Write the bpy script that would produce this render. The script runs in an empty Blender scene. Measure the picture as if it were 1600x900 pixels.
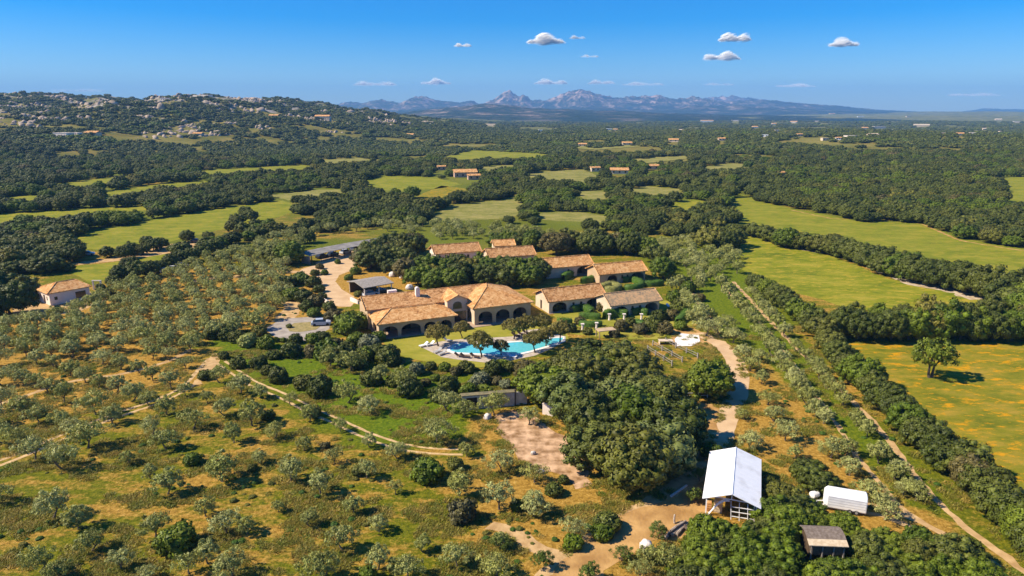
import bpy, math, random
import numpy as np
from mathutils import Vector, Matrix
from mathutils.geometry import tessellate_polygon

# ------------------------------------------------------------------ camera, world, sun, exposure
SC = bpy.context.scene
COL = SC.collection
CAM_H = 45.0
FPX = 1066.0
PITCH = math.radians(14.47)
cam_d = bpy.data.cameras.new("camera")
cam = bpy.data.objects.new("camera", cam_d)
COL.objects.link(cam)
cam.location = (0, 0, CAM_H)
cam.rotation_euler = (math.radians(90) - PITCH, 0, 0)
cam_d.lens = FPX / 1600 * 36.0
cam_d.sensor_width = 36
cam_d.clip_start = 1.0
cam_d.clip_end = 90000
SC.camera = cam

SUN_EL = math.radians(42)
SUN_DIR = Vector((-math.cos(SUN_EL) * math.cos(math.radians(6)), -math.cos(SUN_EL) * math.sin(math.radians(6)), math.sin(SUN_EL)))
w = bpy.data.worlds.new("World")
SC.world = w
w.use_nodes = True
wn = w.node_tree.nodes
wl = w.node_tree.links
bg = wn["Background"]
sky = wn.new("ShaderNodeTexSky")
sky.sky_type = 'NISHITA'
sky.sun_disc = False
sky.sun_elevation = SUN_EL
sky.sun_rotation = math.atan2(SUN_DIR.x, SUN_DIR.y)
sky.altitude = 50
sky.air_density = 1.0
sky.dust_density = 0.15
sky.ozone_density = 5.0
hs = wn.new("ShaderNodeHueSaturation")
hs.inputs["Saturation"].default_value = 1.8
wl.new(sky.outputs[0], hs.inputs["Color"])
tn = wn.new("ShaderNodeMix"); tn.data_type = 'RGBA'; tn.blend_type = 'MULTIPLY'; tn.inputs[0].default_value = 1.0; tn.inputs[7].default_value = (0.74, 0.90, 1.16, 1)
wl.new(hs.outputs[0], tn.inputs[6]); wl.new(tn.outputs[2], bg.inputs[0])
bg.inputs[1].default_value = 0.08
sl = bpy.data.lights.new("sun", 'SUN')
sl.energy = 5.0
sl.angle = math.radians(0.5)
sl.color = (1.0, 0.88, 0.68)
sun = bpy.data.objects.new("sun", sl)
COL.objects.link(sun)
sun.rotation_euler = (-SUN_DIR).to_track_quat('-Z', 'Y').to_euler()
SC.view_settings.view_transform = 'Standard'
SC.view_settings.look = 'None'
SC.view_settings.exposure = 0.78
SC.view_settings.gamma = 1
SC.cycles.max_bounces = 6
SC.cycles.diffuse_bounces = 3
SC.cycles.transparent_max_bounces = 24
SC.cycles.volume_bounces = 1
try:
    SC.cycles.use_denoising = True
except Exception:
    pass

# ------------------------------------------------------------------ helpers
def G(px, py, z=0.0):
    """the world point at height z that the photograph's pixel shows"""
    u = (px - 800) / FPX
    v = (450 - py) / FPX
    dy = math.cos(PITCH) + v * math.sin(PITCH)
    dz = -math.sin(PITCH) + v * math.cos(PITCH)
    t = (z - CAM_H) / dz
    return (t * u, t * dy)

def Zat(py, Y):
    """height of the point at world y = Y seen at picture row py"""
    v = (450 - py) / FPX
    dy = math.cos(PITCH) + v * math.sin(PITCH)
    dz = -math.sin(PITCH) + v * math.cos(PITCH)
    return CAM_H + Y * dz / dy

def Xat(px, py, Y):
    v = (450 - py) / FPX
    dy = math.cos(PITCH) + v * math.sin(PITCH)
    return Y * (px - 800) / FPX / dy

def proj(x, y, z=0.0):
    """numpy: world -> photograph pixel"""
    cx = np.asarray(x, float); wy = np.asarray(y, float); wz = np.asarray(z, float) - CAM_H
    f = wy * math.cos(PITCH) - wz * math.sin(PITCH)
    up = wy * math.sin(PITCH) + wz * math.cos(PITCH)
    f = np.where(f < 0.1, 0.1, f)
    return 800 + FPX * cx / f, 450 - FPX * up / f

def scale_at(px, py):
    x, y = G(px, py)
    return math.sqrt(x * x * 0 + (y * math.cos(PITCH) + CAM_H * math.sin(PITCH)) ** 2) / FPX   # metres per photograph pixel

def inpoly(px, py, poly):
    px = np.asarray(px, float); py = np.asarray(py, float)
    r = np.zeros(px.shape, bool)
    n = len(poly)
    for i in range(n):
        x1, y1 = poly[i]; x2, y2 = poly[(i + 1) % n]
        if y1 == y2: continue
        c = (y1 > py) != (y2 > py)
        r ^= c & (px < (x2 - x1) * (py - y1) / (y2 - y1) + x1)
    return r

def wpoly(poly, z=0):
    return [G(a, b, z) for a, b in poly]

# gradient noise
_rp = np.random.RandomState(7)
_PERM = _rp.permutation(256); _PERM = np.concatenate([_PERM, _PERM])
_GA = _rp.rand(256) * 2 * math.pi
def perlin(x, y):
    x = np.asarray(x, float); y = np.asarray(y, float)
    xi = np.floor(x).astype(np.int64); yi = np.floor(y).astype(np.int64)
    xf = x - xi; yf = y - yi
    u = xf * xf * xf * (xf * (xf * 6 - 15) + 10); v = yf * yf * yf * (yf * (yf * 6 - 15) + 10)
    def g(ix, iy, dx, dy):
        h = _PERM[(_PERM[ix & 255] + iy) & 255]
        a = _GA[h]
        return np.cos(a) * dx + np.sin(a) * dy
    a = g(xi, yi, xf, yf); b = g(xi + 1, yi, xf - 1, yf)
    c = g(xi, yi + 1, xf, yf - 1); d = g(xi + 1, yi + 1, xf - 1, yf - 1)
    return (a + u * (b - a)) * (1 - v) + (c + u * (d - c)) * v
def fbm(x, y, o=4):
    r = 0; a = 1; f = 1
    for i in range(o):
        r = r + a * perlin(x * f + 13.7 * i, y * f - 7.3 * i); a *= 0.5; f *= 2.03
    return r
def ridged(x, y, o=5):
    r = 0; a = 0.5; f = 1
    for i in range(o):
        n = 1 - np.abs(perlin(x * f + 5.1 * i, y * f + 9.2 * i)) * 2
        r = r + a * n * n; a *= 0.5; f *= 2.1
    return r
def sstep(a, b, x):
    t = np.clip((x - a) / (b - a), 0, 1)
    return t * t * (3 - 2 * t)

# ---- materials
def mat(name, col=(0.5, 0.5, 0.5), rough=0.8, col2=None, scale=1.0, bump=0.0, bscale=None, metal=0.0, coord='Object', detail=4, spec=0.3, contrast=(0.35, 0.65)):
    m = bpy.data.materials.new(name); m.use_nodes = True
    n = m.node_tree.nodes; l = m.node_tree.links
    b = n["Principled BSDF"]
    b.inputs["Roughness"].default_value = rough
    b.inputs["Metallic"].default_value = metal
    b.inputs["Specular IOR Level"].default_value = spec
    b.inputs["Base Color"].default_value = (*col, 1)
    tc = n.new("ShaderNodeTexCoord")
    if col2 is not None:
        nz = n.new("ShaderNodeTexNoise"); nz.inputs["Scale"].default_value = scale; nz.inputs["Detail"].default_value = detail
        l.new(tc.outputs[coord], nz.inputs["Vector"])
        cr = n.new("ShaderNodeValToRGB")
        cr.color_ramp.elements[0].position = contrast[0]; cr.color_ramp.elements[1].position = contrast[1]
        cr.color_ramp.elements[0].color = (*col, 1); cr.color_ramp.elements[1].color = (*col2, 1)
        l.new(nz.outputs[0], cr.inputs[0]); l.new(cr.outputs[0], b.inputs["Base Color"])
    if bump:
        nz2 = n.new("ShaderNodeTexNoise"); nz2.inputs["Scale"].default_value = bscale or scale * 4; nz2.inputs["Detail"].default_value = 5
        l.new(tc.outputs[coord], nz2.inputs["Vector"])
        bp = n.new("ShaderNodeBump"); bp.inputs["Strength"].default_value = bump; bp.inputs["Distance"].default_value = 0.1
        l.new(nz2.outputs[0], bp.inputs["Height"]); l.new(bp.outputs[0], b.inputs["Normal"])
    return m

def leafmat(name, cols, translucent=0.18, rough=0.55, spec=0.25):
    """foliage: tint per tree (object random), per clump (attribute) and fine noise"""
    m = bpy.data.materials.new(name); m.use_nodes = True
    n = m.node_tree.nodes; l = m.node_tree.links
    b = n["Principled BSDF"]; out = n["Material Output"]
    b.inputs["Roughness"].default_value = rough; b.inputs["Specular IOR Level"].default_value = spec
    oi = n.new("ShaderNodeObjectInfo")
    cr = n.new("ShaderNodeValToRGB")
    els = cr.color_ramp.elements
    k = len(cols)
    els[0].position = 0; els[0].color = (*cols[0], 1)
    els[1].position = 1; els[1].color = (*cols[-1], 1)
    for i in range(1, k - 1):
        e = els.new(i / (k - 1)); e.color = (*cols[i], 1)
    l.new(oi.outputs["Random"], cr.inputs[0])
    at = n.new("ShaderNodeAttribute"); at.attribute_name = "tint"
    mr = n.new("ShaderNodeMapRange"); mr.inputs[1].default_value = 0; mr.inputs[2].default_value = 1; mr.inputs[3].default_value = 0.6; mr.inputs[4].default_value = 1.5
    l.new(at.outputs["Fac"], mr.inputs[0])
    mx = n.new("ShaderNodeVectorMath"); mx.operation = 'SCALE'
    l.new(cr.outputs[0], mx.inputs[0]); l.new(mr.outputs[0], mx.inputs["Scale"])
    l.new(mx.outputs[0], b.inputs["Base Color"])
    if translucent:
        tr = n.new("ShaderNodeBsdfTranslucent"); l.new(mx.outputs[0], tr.inputs[0])
        ms = n.new("ShaderNodeMixShader"); ms.inputs[0].default_value = translucent
        l.new(b.outputs[0], ms.inputs[1]); l.new(tr.outputs[0], ms.inputs[2]); l.new(ms.outputs[0], out.inputs[0])
    return m

M = {}
M['olive'] = leafmat('olive_leaves', [(0.25, 0.26, 0.06), (0.31, 0.315, 0.09), (0.38, 0.38, 0.13), (0.27, 0.285, 0.065), (0.33, 0.325, 0.08)], 0.2, 0.5)
M['oliveyoung'] = leafmat('young_olive_leaves', [(0.10, 0.14, 0.02), (0.13, 0.17, 0.025)], 0.2, 0.5)
M['oak'] = leafmat('holm_oak_leaves', [(0.048, 0.062, 0.006), (0.070, 0.086, 0.009), (0.105, 0.118, 0.016), (0.056, 0.072, 0.008), (0.115, 0.115, 0.014)], 0.1)
M['thicket'] = leafmat('silvery_oak_leaves', [(0.10, 0.125, 0.025), (0.15, 0.17, 0.045), (0.12, 0.14, 0.03)], 0.1)
M['oakbright'] = leafmat('bright_oak_leaves', [(0.07, 0.105, 0.005), (0.105, 0.145, 0.007), (0.13, 0.16, 0.010)], 0.15)
M['yellowleaf'] = leafmat('yellow_green_leaves', [(0.13, 0.14, 0.02), (0.18, 0.16, 0.022), (0.11, 0.13, 0.02)], 0.15)
M['brownleaf'] = leafmat('brownish_leaves', [(0.105, 0.09, 0.022), (0.13, 0.105, 0.03), (0.10, 0.09, 0.03)], 0.15)
M['silverleaf'] = leafmat('silver_shrub_leaves', [(0.13, 0.145, 0.065), (0.17, 0.18, 0.09)], 0.1)
M['pooltree'] = leafmat('pool_tree_leaves', [(0.19, 0.165, 0.035), (0.23, 0.185, 0.042), (0.17, 0.16, 0.03)], 0.3)
M['hedge'] = leafmat('hedge_leaves', [(0.055, 0.115, 0.012), (0.075, 0.14, 0.014)], 0.1)
M['hedgeyellow'] = leafmat('pale_hedge_leaves', [(0.21, 0.22, 0.05), (0.24, 0.23, 0.06)], 0.1)
M['grass'] = leafmat('grass_blades', [(0.20, 0.21, 0.014), (0.34, 0.25, 0.045), (0.13, 0.18, 0.010), (0.42, 0.30, 0.07), (0.18, 0.20, 0.014)], 0.4)
M['bark'] = mat('bark', (0.10, 0.075, 0.05), 0.9, (0.19, 0.15, 0.105), 6.0, 0.5)
M['oakbark'] = mat('dark_bark', (0.07, 0.05, 0.035), 0.9, (0.13, 0.10, 0.07), 6.0, 0.5)

# ---- mesh helpers
def link(o, parent=None):
    COL.objects.link(o)
    if parent is not None: o.parent = parent
    return o

def tag(o, label=None, cat=None, group=None, kind=None):
    if label: o['label'] = label
    if cat: o['category'] = cat
    if group: o['group'] = group
    if kind: o['kind'] = kind
    return o

def empty(name, loc, rz=0.0):
    o = bpy.data.objects.new(name, None); COL.objects.link(o)
    o.empty_display_size = 0.5
    o.location = loc; o.rotation_euler = (0, 0, rz)
    return o

def npmesh(name, V, F, mats, tint=None, matidx=None, smooth=False, nv=None):
    """V (n,3); F (m,k) all same k, or list of arrays of different k"""
    me = bpy.data.meshes.new(name)
    if not isinstance(F, list): F = [F]
    F = [np.asarray(f) for f in F if len(f)]
    V = np.asarray(V, np.float32)
    loops = np.concatenate([f.ravel() for f in F]).astype(np.int32)
    sizes = np.concatenate([np.full(len(f), f.shape[1]) for f in F]).astype(np.int32)
    starts = np.concatenate([[0], np.cumsum(sizes)[:-1]]).astype(np.int32)
    me.vertices.add(len(V)); me.vertices.foreach_set("co", V.ravel())
    me.loops.add(len(loops)); me.loops.foreach_set("vertex_index", loops)
    me.polygons.add(len(sizes)); me.polygons.foreach_set("loop_start", starts)
    if matidx is not None: me.polygons.foreach_set("material_index", np.asarray(matidx, np.int32))
    if smooth: me.polygons.foreach_set("use_smooth", np.ones(len(sizes), bool))
    for m_ in mats: me.materials.append(m_)
    me.update(calc_edges=True)
    if tint is not None:
        a = me.attributes.new("tint", 'FLOAT', 'POINT'); a.data.foreach_set("value", np.asarray(tint, np.float32))
    me.validate()
    return me

class MB:
    def __init__(s): s.v = []; s.f = []; s.mi = []
    def add(s, vs, fs, mi=0):
        o = len(s.v); s.v += [tuple(p) for p in vs]; s.f += [tuple(o + i for i in f) for f in fs]; s.mi += [mi] * len(fs)
        return s
    def box(s, x0, x1, y0, y1, z0, z1, mi=0):
        vs = [(x0, y0, z0), (x1, y0, z0), (x1, y1, z0), (x0, y1, z0), (x0, y0, z1), (x1, y0, z1), (x1, y1, z1), (x0, y1, z1)]
        return s.add(vs, [(0, 3, 2, 1), (4, 5, 6, 7), (0, 1, 5, 4), (1, 2, 6, 5), (2, 3, 7, 6), (3, 0, 4, 7)], mi)
    def bar(s, a, b, w_, h=None, mi=0):
        """a rectangular bar from a to b"""
        a = Vector(a); b = Vector(b); h = h or w_
        d = (b - a).normalized(); up = Vector((0, 0, 1)) if abs(d.z) < 0.9 else Vector((0, 1, 0))
        r = d.cross(up).normalized(); u = r.cross(d).normalized()
        vs = []
        for p in (a, b):
            for sx, sy in ((-1, -1), (1, -1), (1, 1), (-1, 1)): vs.append(p + r * (sx * w_ / 2) + u * (sy * h / 2))
        return s.add(vs, [(0, 1, 2, 3), (7, 6, 5, 4), (0, 4, 5, 1), (1, 5, 6, 2), (2, 6, 7, 3), (3, 7, 4, 0)], mi)
    def tube(s, pts, rad, n=6, mi=0, cap=True):
        pts = [Vector(p) for p in pts]
        o = len(s.v); vs = []
        for i, p in enumerate(pts):
            d = (pts[min(i + 1, len(pts) - 1)] - pts[max(i - 1, 0)]).normalized()
            up = Vector((0, 0, 1)) if abs(d.z) < 0.9 else Vector((1, 0, 0))
            r = d.cross(up).normalized(); u = r.cross(d).normalized()
            for k in range(n):
                a = 2 * math.pi * k / n
                vs.append(p + (r * math.cos(a) + u * math.sin(a)) * rad[i])
        fs = []
        for i in range(len(pts) - 1):
            for k in range(n):
                fs.append((i * n + k, i * n + (k + 1) % n, (i + 1) * n + (k + 1) % n, (i + 1) * n + k))
        if cap:
            fs.append(tuple(range(n))[::-1]); fs.append(tuple((len(pts) - 1) * n + k for k in range(n)))
        return s.add(vs, fs, mi)
    def mesh(s, name, mats):
        me = bpy.data.meshes.new(name); me.from_pydata([tuple(p) for p in s.v], [], s.f)
        for m_ in (mats if isinstance(mats, (list, tuple)) else [mats]): me.materials.append(m_)
        me.polygons.foreach_set("material_index", s.mi); me.update()
        return me
    def build(s, name, mats, parent=None, bevel=0, smooth=False):
        o = bpy.data.objects.new(name, s.mesh(name, mats)); link(o, parent)
        if smooth: o.data.polygons.foreach_set("use_smooth", [True] * len(o.data.polygons))
        if bevel:
            b = o.modifiers.new("bevel", 'BEVEL'); b.width = bevel; b.segments = 2; b.limit_method = 'ANGLE'
        return o

def ico(sub=1):
    import bmesh
    bm = bmesh.new(); bmesh.ops.create_icosphere(bm, subdivisions=sub, radius=1)
    V = np.array([v.co[:] for v in bm.verts]); F = np.array([[v.index for v in f.verts] for f in bm.faces]); bm.free()
    return V, F
ICO1 = ico(1); ICO2 = ico(2); ICO3 = ico(3)

def blobs(C, R, rs, jitter=0.18, I=ICO1, squash=1.0):
    """solid bumpy blobs -> V, F, tint"""
    V0, F0 = I
    Vs = []; Fs = []; o = 0; T = []
    for c, r in zip(C, R):
        n = 1 + jitter * rs.randn(len(V0), 1)
        v = V0 * n * r; v = v * np.array([1, 1, squash]) + c
        Vs.append(v); Fs.append(F0 + o); o += len(V0)
        T.append(np.full(len(V0), rs.rand()))
    return np.concatenate(Vs), np.concatenate(Fs), np.concatenate(T)

def leaves(P, N, rs, L, Wd, spread=0.6, tint=None):
    """rhombic leaf sprays at P facing about N"""
    n = len(P)
    N = N + spread * rs.randn(n, 3); N /= np.linalg.norm(N, axis=1, keepdims=True) + 1e-9
    A = rs.randn(n, 3); A -= (A * N).sum(1, keepdims=True) * N; A /= np.linalg.norm(A, axis=1, keepdims=True) + 1e-9
    B = np.cross(N, A)
    l = L * (0.6 + 0.8 * rs.rand(n, 1)) / 2; w_ = Wd * (0.6 + 0.8 * rs.rand(n, 1)) / 2
    V = np.stack([P - A * l, P + B * w_, P + A * l, P - B * w_], 1).reshape(-1, 3)
    F = np.arange(4 * n).reshape(n, 4)
    t = np.repeat(tint if tint is not None else rs.rand(n), 4)
    return V, F, t

def crown_points(rs, n, rx, rz, zc, low=-0.45, lumpy=0.25, shell=0.8):
    """clump centres over an uneven dome"""
    k = np.arange(n) + 0.5
    zz = 1 - (1 - low) * k / n
    th = k * 2.39996 + rs.rand() * 6
    r = np.sqrt(np.clip(1 - zz * zz, 0, 1))
    D = np.stack([r * np.cos(th), r * np.sin(th), zz], 1)
    lob = 1 + lumpy * (np.sin(2 * th + rs.rand() * 6) * 0.5 + rs.randn(n) * 0.5)
    rad = shell * lob
    P = D * rad[:, None] * np.array([rx, rx, rz]) + np.array([0, 0, zc])
    return P, D

def make_crown(name, seed, rx=4, rz=3, zc=4, n=34, cr=0.30, nl=60, L=0.5, Wd=0.35, m='oak', core=0.72, solid=True, low=-0.45, lumpy=0.22, shell=0.8, spread=0.6, core_sq=1.0):
    rs = np.random.RandomState(seed)
    P, D = crown_points(rs, n, rx, rz, zc, low, lumpy, shell)
    R = rx * cr * (0.7 + 0.6 * rs.rand(n))
    Vs, Fs, Ts = [], [], []
    tri = []; quad = []; o = 0
    if solid:
        v, f, t = blobs(P, R * 0.86, rs, 0.10, ICO1, 0.85)
        Vs.append(v); tri.append(f + o); Ts.append(t); o += len(v)
    if core:
        v0, f0 = ICO2
        v = v0 * (1 + 0.08 * rs.randn(len(v0), 1)) * np.array([rx, rx, rz]) * core + np.array([0, 0, zc])
        Vs.append(v); tri.append(f0 + o); Ts.append(np.full(len(v), 0.35)); o += len(v)
    pc = np.repeat(np.arange(n), nl)
    d = rs.randn(len(pc), 3) + 0.7 * D[pc]; d /= np.linalg.norm(d, axis=1, keepdims=True)
    fill = (0.85 + 0.3 * rs.rand(len(pc))) if solid else (0.35 + 0.8 * rs.rand(len(pc)))
    pos = P[pc] + d * (R[pc] * fill)[:, None] * np.array([1, 1, 0.85])
    ct = rs.rand(n)
    v, f, t = leaves(pos, d + D[pc] * 0.5, rs, L, Wd, spread, np.clip(ct[pc] * 0.6 + 0.4 * rs.rand(len(pc)), 0, 1))
    Vs.append(v); quad.append(f + o); Ts.append(t); o += len(v)
    V = np.concatenate(Vs); V[:, 2] = np.maximum(V[:, 2], 0.06)
    return npmesh(name, V, ([np.concatenate(tri)] if tri else []) + [np.concatenate(quad)], [M[m]], np.concatenate(Ts))

def make_trunk(name, seed, h=2.0, r=0.25, reach=1.6, top=3.2, limbs=4, m='bark', lean=0.3, split=None):
    rs = np.random.RandomState(seed)
    b = MB()
    lx, ly = lean * rs.randn(), lean * rs.randn()
    fork = Vector((lx, ly, h))
    if split:
        starts = [Vector((-split / 2, 0, -0.15)), Vector((split / 2, 0, -0.15))]
    else:
        starts = [Vector((0, 0, -0.15))]
    for s_ in starts:
        fk = fork + Vector((s_.x * 2.2, 0, 0))
        b.tube([s_, s_ + (fk - s_) * 0.35 + Vector((0.08 * rs.randn(), 0.08 * rs.randn(), 0)), fk], [r * 1.35, r, r * 0.75], 7)
        for k in range(limbs):
            a = 2 * math.pi * (k + 0.35 * rs.randn()) / limbs
            rr = reach * (0.7 + 0.5 * rs.rand())
            e = Vector((fk.x + rr * math.cos(a), fk.y + rr * math.sin(a), top * (0.8 + 0.3 * rs.rand())))
            mid = fk.lerp(e, 0.5) + Vector((0.15 * rs.randn(), 0.15 * rs.randn(), 0.12 * h))
            b.tube([fk - Vector((0, 0, 0.1)), mid, e], [r * 0.6, r * 0.38, r * 0.12], 5)
    return b.mesh(name, M[m])

# ------------------------------------------------------------------ terrain
_sky = [(-260, 140), (-100, 147), (0, 151), (60, 149), (110, 156), (170, 158), (230, 161), (290, 165), (310, 154), (350, 153), (400, 155), (435, 159),
        (470, 168), (500, 171), (540, 175), (600, 183), (650, 190), (700, 197), (740, 203), (790, 211), (830, 216)]
_hx = np.array([Xat(a, b, 1500.0) for a, b in _sky]); _hz = np.array([max(0, Zat(b, 1500.0) - 1.0) for a, b in _sky])
def T(x, y):
    """height of the land"""
    x = np.asarray(x, float); y = np.asarray(y, float)
    hr = np.interp(x, _hx, _hz, left=_hz[0], right=0)
    base = 500 + 420 * sstep(-600, -100, x)
    p = sstep(0, 1, (y - base) / (1500 - base)) ** 0.68 * (1 - sstep(1750, 2600, y) * 0.8)
    amp = sstep(650, 1100, y)
    z = hr * p * (1 + 0.16 * fbm(x / 170, y / 170, 4)) + p * np.minimum(hr, 40) * 0.22 * fbm(x / 60 + 9, y / 60, 3)
    z = z + sstep(540, 900, y) * (1 - sstep(1100, 1900, y)) * 13 * np.exp(-((x - 520) / 420) ** 2)
    z = z + amp * 5 * fbm(x / 330 + 3, y / 330, 3) * (1 - 0.6 * p)
    z = z + sstep(1400, 2600, y) * 9 * (fbm(x / 800, y / 800 + 5, 4))
    z = z + sstep(2600, 7000, y) * (22 * (0.5 + fbm(x / 1300, y / 1300, 4)))
    z = z + sstep(2800, 5200, y) * sstep(1800, 4200, x) * 24
    return z
def Tf(x, y): return float(T(np.array([x]), np.array([y]))[0])

def spacing(lo, hi, step, grow, far):
    a = list(np.arange(lo, hi + 1e-6, step)); s = step
    while a[-1] < far: s *= grow; a.append(a[-1] + s)
    return a
_ys = spacing(-60, 700, 5.0, 1.016, 14300)
_xr = spacing(0, 500, 5.0, 1.022, 14800)
_xs = np.array([-q for q in _xr[:0:-1]] + _xr)
_ys = np.array(_ys)
gx, gy = np.meshgrid(_xs, _ys)
gz = T(gx, gy)

FIELD_HOLE = {
 'G1': [(108, 388), (104, 372), (230, 345), (340, 326), (440, 313), (474, 326), (440, 338), (330, 362), (235, 385), (180, 392)],
 'G3': [(96, 418), (190, 408), (262, 396), (282, 404), (205, 432), (140, 442)],
 'G0': [(-40, 340), (0, 334), (110, 328), (230, 322), (235, 328), (110, 338), (-40, 352)],
 'P1': [(562, 283), (600, 275), (680, 277), (722, 288), (690, 294), (620, 300), (575, 293)],
 'P2': [(672, 342), (700, 322), (760, 315), (812, 308), (820, 334), (780, 342), (700, 346)],
 'P3': [(690, 248), (735, 235), (800, 238), (868, 242), (840, 249), (760, 250), (700, 252)],
 'P4': [(812, 275), (850, 268), (910, 264), (945, 280), (905, 286), (860, 284)],
 'P5': [(965, 297), (1010, 291), (1065, 296), (1075, 306), (1015, 306)],
 'P6': [(60, 292), (140, 282), (215, 272), (230, 276), (160, 290), (90, 297)],
 'P7': [(300, 268), (400, 262), (470, 258), (520, 262), (420, 270), (330, 274)],
 'P8': [(640, 312), (690, 290), (740, 296), (720, 306), (670, 312)],
 'P9': [(880, 236), (980, 228), (1040, 230), (1030, 236), (930, 240)],
 'PA': [(820, 334), (900, 330), (960, 340), (940, 348), (850, 344)],
 'Q1': [(150, 300), (240, 288), (330, 282), (335, 287), (250, 296), (160, 310)],
 'Q2': [(420, 305), (500, 296), (560, 296), (520, 306), (450, 313)],
 'Q3': [(890, 300), (940, 298), (965, 308), (920, 314)],
 'Q4': [(740, 262), (800, 258), (812, 264), (760, 270)],
 'Q5': [(1030, 318), (1090, 312), (1120, 322), (1060, 330)],
 'Q6': [(1090, 262), (1150, 256), (1190, 262), (1120, 268)],
 'Q7': [(480, 252), (560, 247), (600, 251), (520, 258)],
 'Q8': [(0, 310), (80, 302), (90, 308), (0, 318)],
 'Q9': [(980, 250), (1060, 244), (1090, 250), (1010, 257)],
 'F1': [(1146, 298), (1182, 314), (1260, 330), (1340, 346), (1440, 348), (1500, 372), (1610, 392), (1660, 400), (1660, 470), (1560, 452), (1500, 428), (1400, 396), (1290, 374), (1185, 354), (1152, 350)],
 'F2': [(1156, 366), (1200, 376), (1290, 396), (1390, 436), (1500, 458), (1560, 474), (1560, 490), (1500, 482), (1400, 488), (1320, 482), (1280, 468), (1226, 455), (1170, 435), (1148, 400)],
 'F3': [(1318, 536), (1450, 533), (1640, 533), (1760, 540), (1760, 860), (1640, 850), (1600, 800), (1560, 760), (1500, 705), (1430, 650), (1380, 610), (1340, 572)],
 'F4': [(1562, 280), (1600, 275), (1700, 272), (1700, 330), (1600, 322), (1566, 312)],
}

def ground_material():
    m = bpy.data.materials.new("land_surface"); m.use_nodes = True
    n = m.node_tree.nodes; l = m.node_tree.links
    b = n["Principled BSDF"]; b.inputs["Roughness"].default_value = 0.95; b.inputs["Specular IOR Level"].default_value = 0.1
    geo = n.new("ShaderNodeNewGeometry")
    def noise(sc, det=5, vec=None, rough=0.55):
        q = n.new("ShaderNodeTexNoise"); q.inputs["Scale"].default_value = sc; q.inputs["Detail"].default_value = det; q.inputs["Roughness"].default_value = rough
        l.new(vec or geo.outputs["Position"], q.inputs["Vector"]); return q.outputs[0]
    def ramp(f, *st):
        r = n.new("ShaderNodeValToRGB"); e = r.color_ramp.elements
        e[0].position = st[0][0]; e[0].color = (*st[0][1], 1); e[1].position = st[-1][0]; e[1].color = (*st[-1][1], 1)
        for p, c in st[1:-1]:
            k = e.new(p); k.color = (*c, 1)
        l.new(f, r.inputs[0]); return r.outputs[0]
    def mix(f, a, c):
        q = n.new("ShaderNodeMix"); q.data_type = 'RGBA'
        if isinstance(f, float): q.inputs[0].default_value = f
        else: l.new(f, q.inputs[0])
        l.new(a, q.inputs[6]); l.new(c, q.inputs[7]); return q.outputs[2]
    def math_(op, a, c=None, cl=False):
        q = n.new("ShaderNodeMath"); q.operation = op; q.use_clamp = cl
        for i, v in enumerate((a, c)):
            if v is None: continue
            if isinstance(v, (int, float)): q.inputs[i].default_value = v
            else: l.new(v, q.inputs[i])
        return q.outputs[0]
    at = n.new("ShaderNodeAttribute"); at.attribute_name = "mask"
    sp = n.new("ShaderNodeSeparateColor"); l.new(at.outputs["Color"], sp.inputs[0])
    lush, ochre, wood = sp.outputs[0], sp.outputs[1], sp.outputs[2]
    rocky = at.outputs["Alpha"]
    mp = n.new("ShaderNodeMapping"); mp.inputs["Rotation"].default_value = (0, 0, 0.45); mp.inputs["Scale"].default_value = (0.5, 1.3, 1.0)
    l.new(geo.outputs["Position"], mp.inputs[0])
    big = noise(0.045, 5); med = noise(0.27, 7, mp.outputs[0], 0.7); fine = noise(1.7, 8, None, 0.82); vfine = noise(6.0, 3)
    g = ramp(fine, (0.34, (0.04, 0.055, 0.003)), (0.5, (0.13, 0.14, 0.005)), (0.66, (0.30, 0.245, 0.018)))
    o = ramp(fine, (0.34, (0.15, 0.085, 0.012)), (0.5, (0.38, 0.215, 0.034)), (0.66, (0.62, 0.39, 0.10)))
    lg = ramp(fine, (0.34, (0.035, 0.07, 0.003)), (0.5, (0.10, 0.165, 0.005)), (0.66, (0.23, 0.26, 0.012)))
    wd = ramp(noise(0.02, 6), (0.35, (0.06, 0.075, 0.012)), (0.65, (0.20, 0.185, 0.05)))
    t = math_('ADD', math_('MULTIPLY', big, 0.55), math_('MULTIPLY', med, 1.1))
    t = math_('ADD', t, math_('MULTIPLY', fine, 0.42))
    t = math_('ADD', t, math_('MULTIPLY', math_('SUBTRACT', ochre, 0.0), 0.55))
    t = math_('ADD', t, math_('MULTIPLY', lush, -0.7))
    f = math_('MULTIPLY', math_('SUBTRACT', t, 0.985), 6.5, True)
    base = mix(f, g, o)
    base = mix(math_('MULTIPLY', lush, 0.8), base, lg)
    base = mix(wood, base, wd)
    # bare granite on the hill
    vr = n.new("ShaderNodeTexVoronoi"); vr.inputs["Scale"].default_value = 0.05; l.new(geo.outputs["Position"], vr.inputs["Vector"])
    rk = ramp(noise(0.25, 5), (0.35, (0.20, 0.165, 0.13)), (0.65, (0.46, 0.42, 0.37)))
    rf = math_('MULTIPLY', math_('SUBTRACT', math_('ADD', noise(0.03, 5), math_('MULTIPLY', rocky, 0.42)), 0.86), 9.0, True)
    base = mix(rf, base, rk)
    l.new(base, b.inputs["Base Color"])
    bp = n.new("ShaderNodeBump"); bp.inputs["Strength"].default_value = 0.7; bp.inputs["Distance"].default_value = 0.35
    l.new(math_('ADD', fine, math_('MULTIPLY', vfine, 0.4)), bp.inputs["Height"]); l.new(bp.outputs[0], b.inputs["Normal"])
    return m

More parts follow.
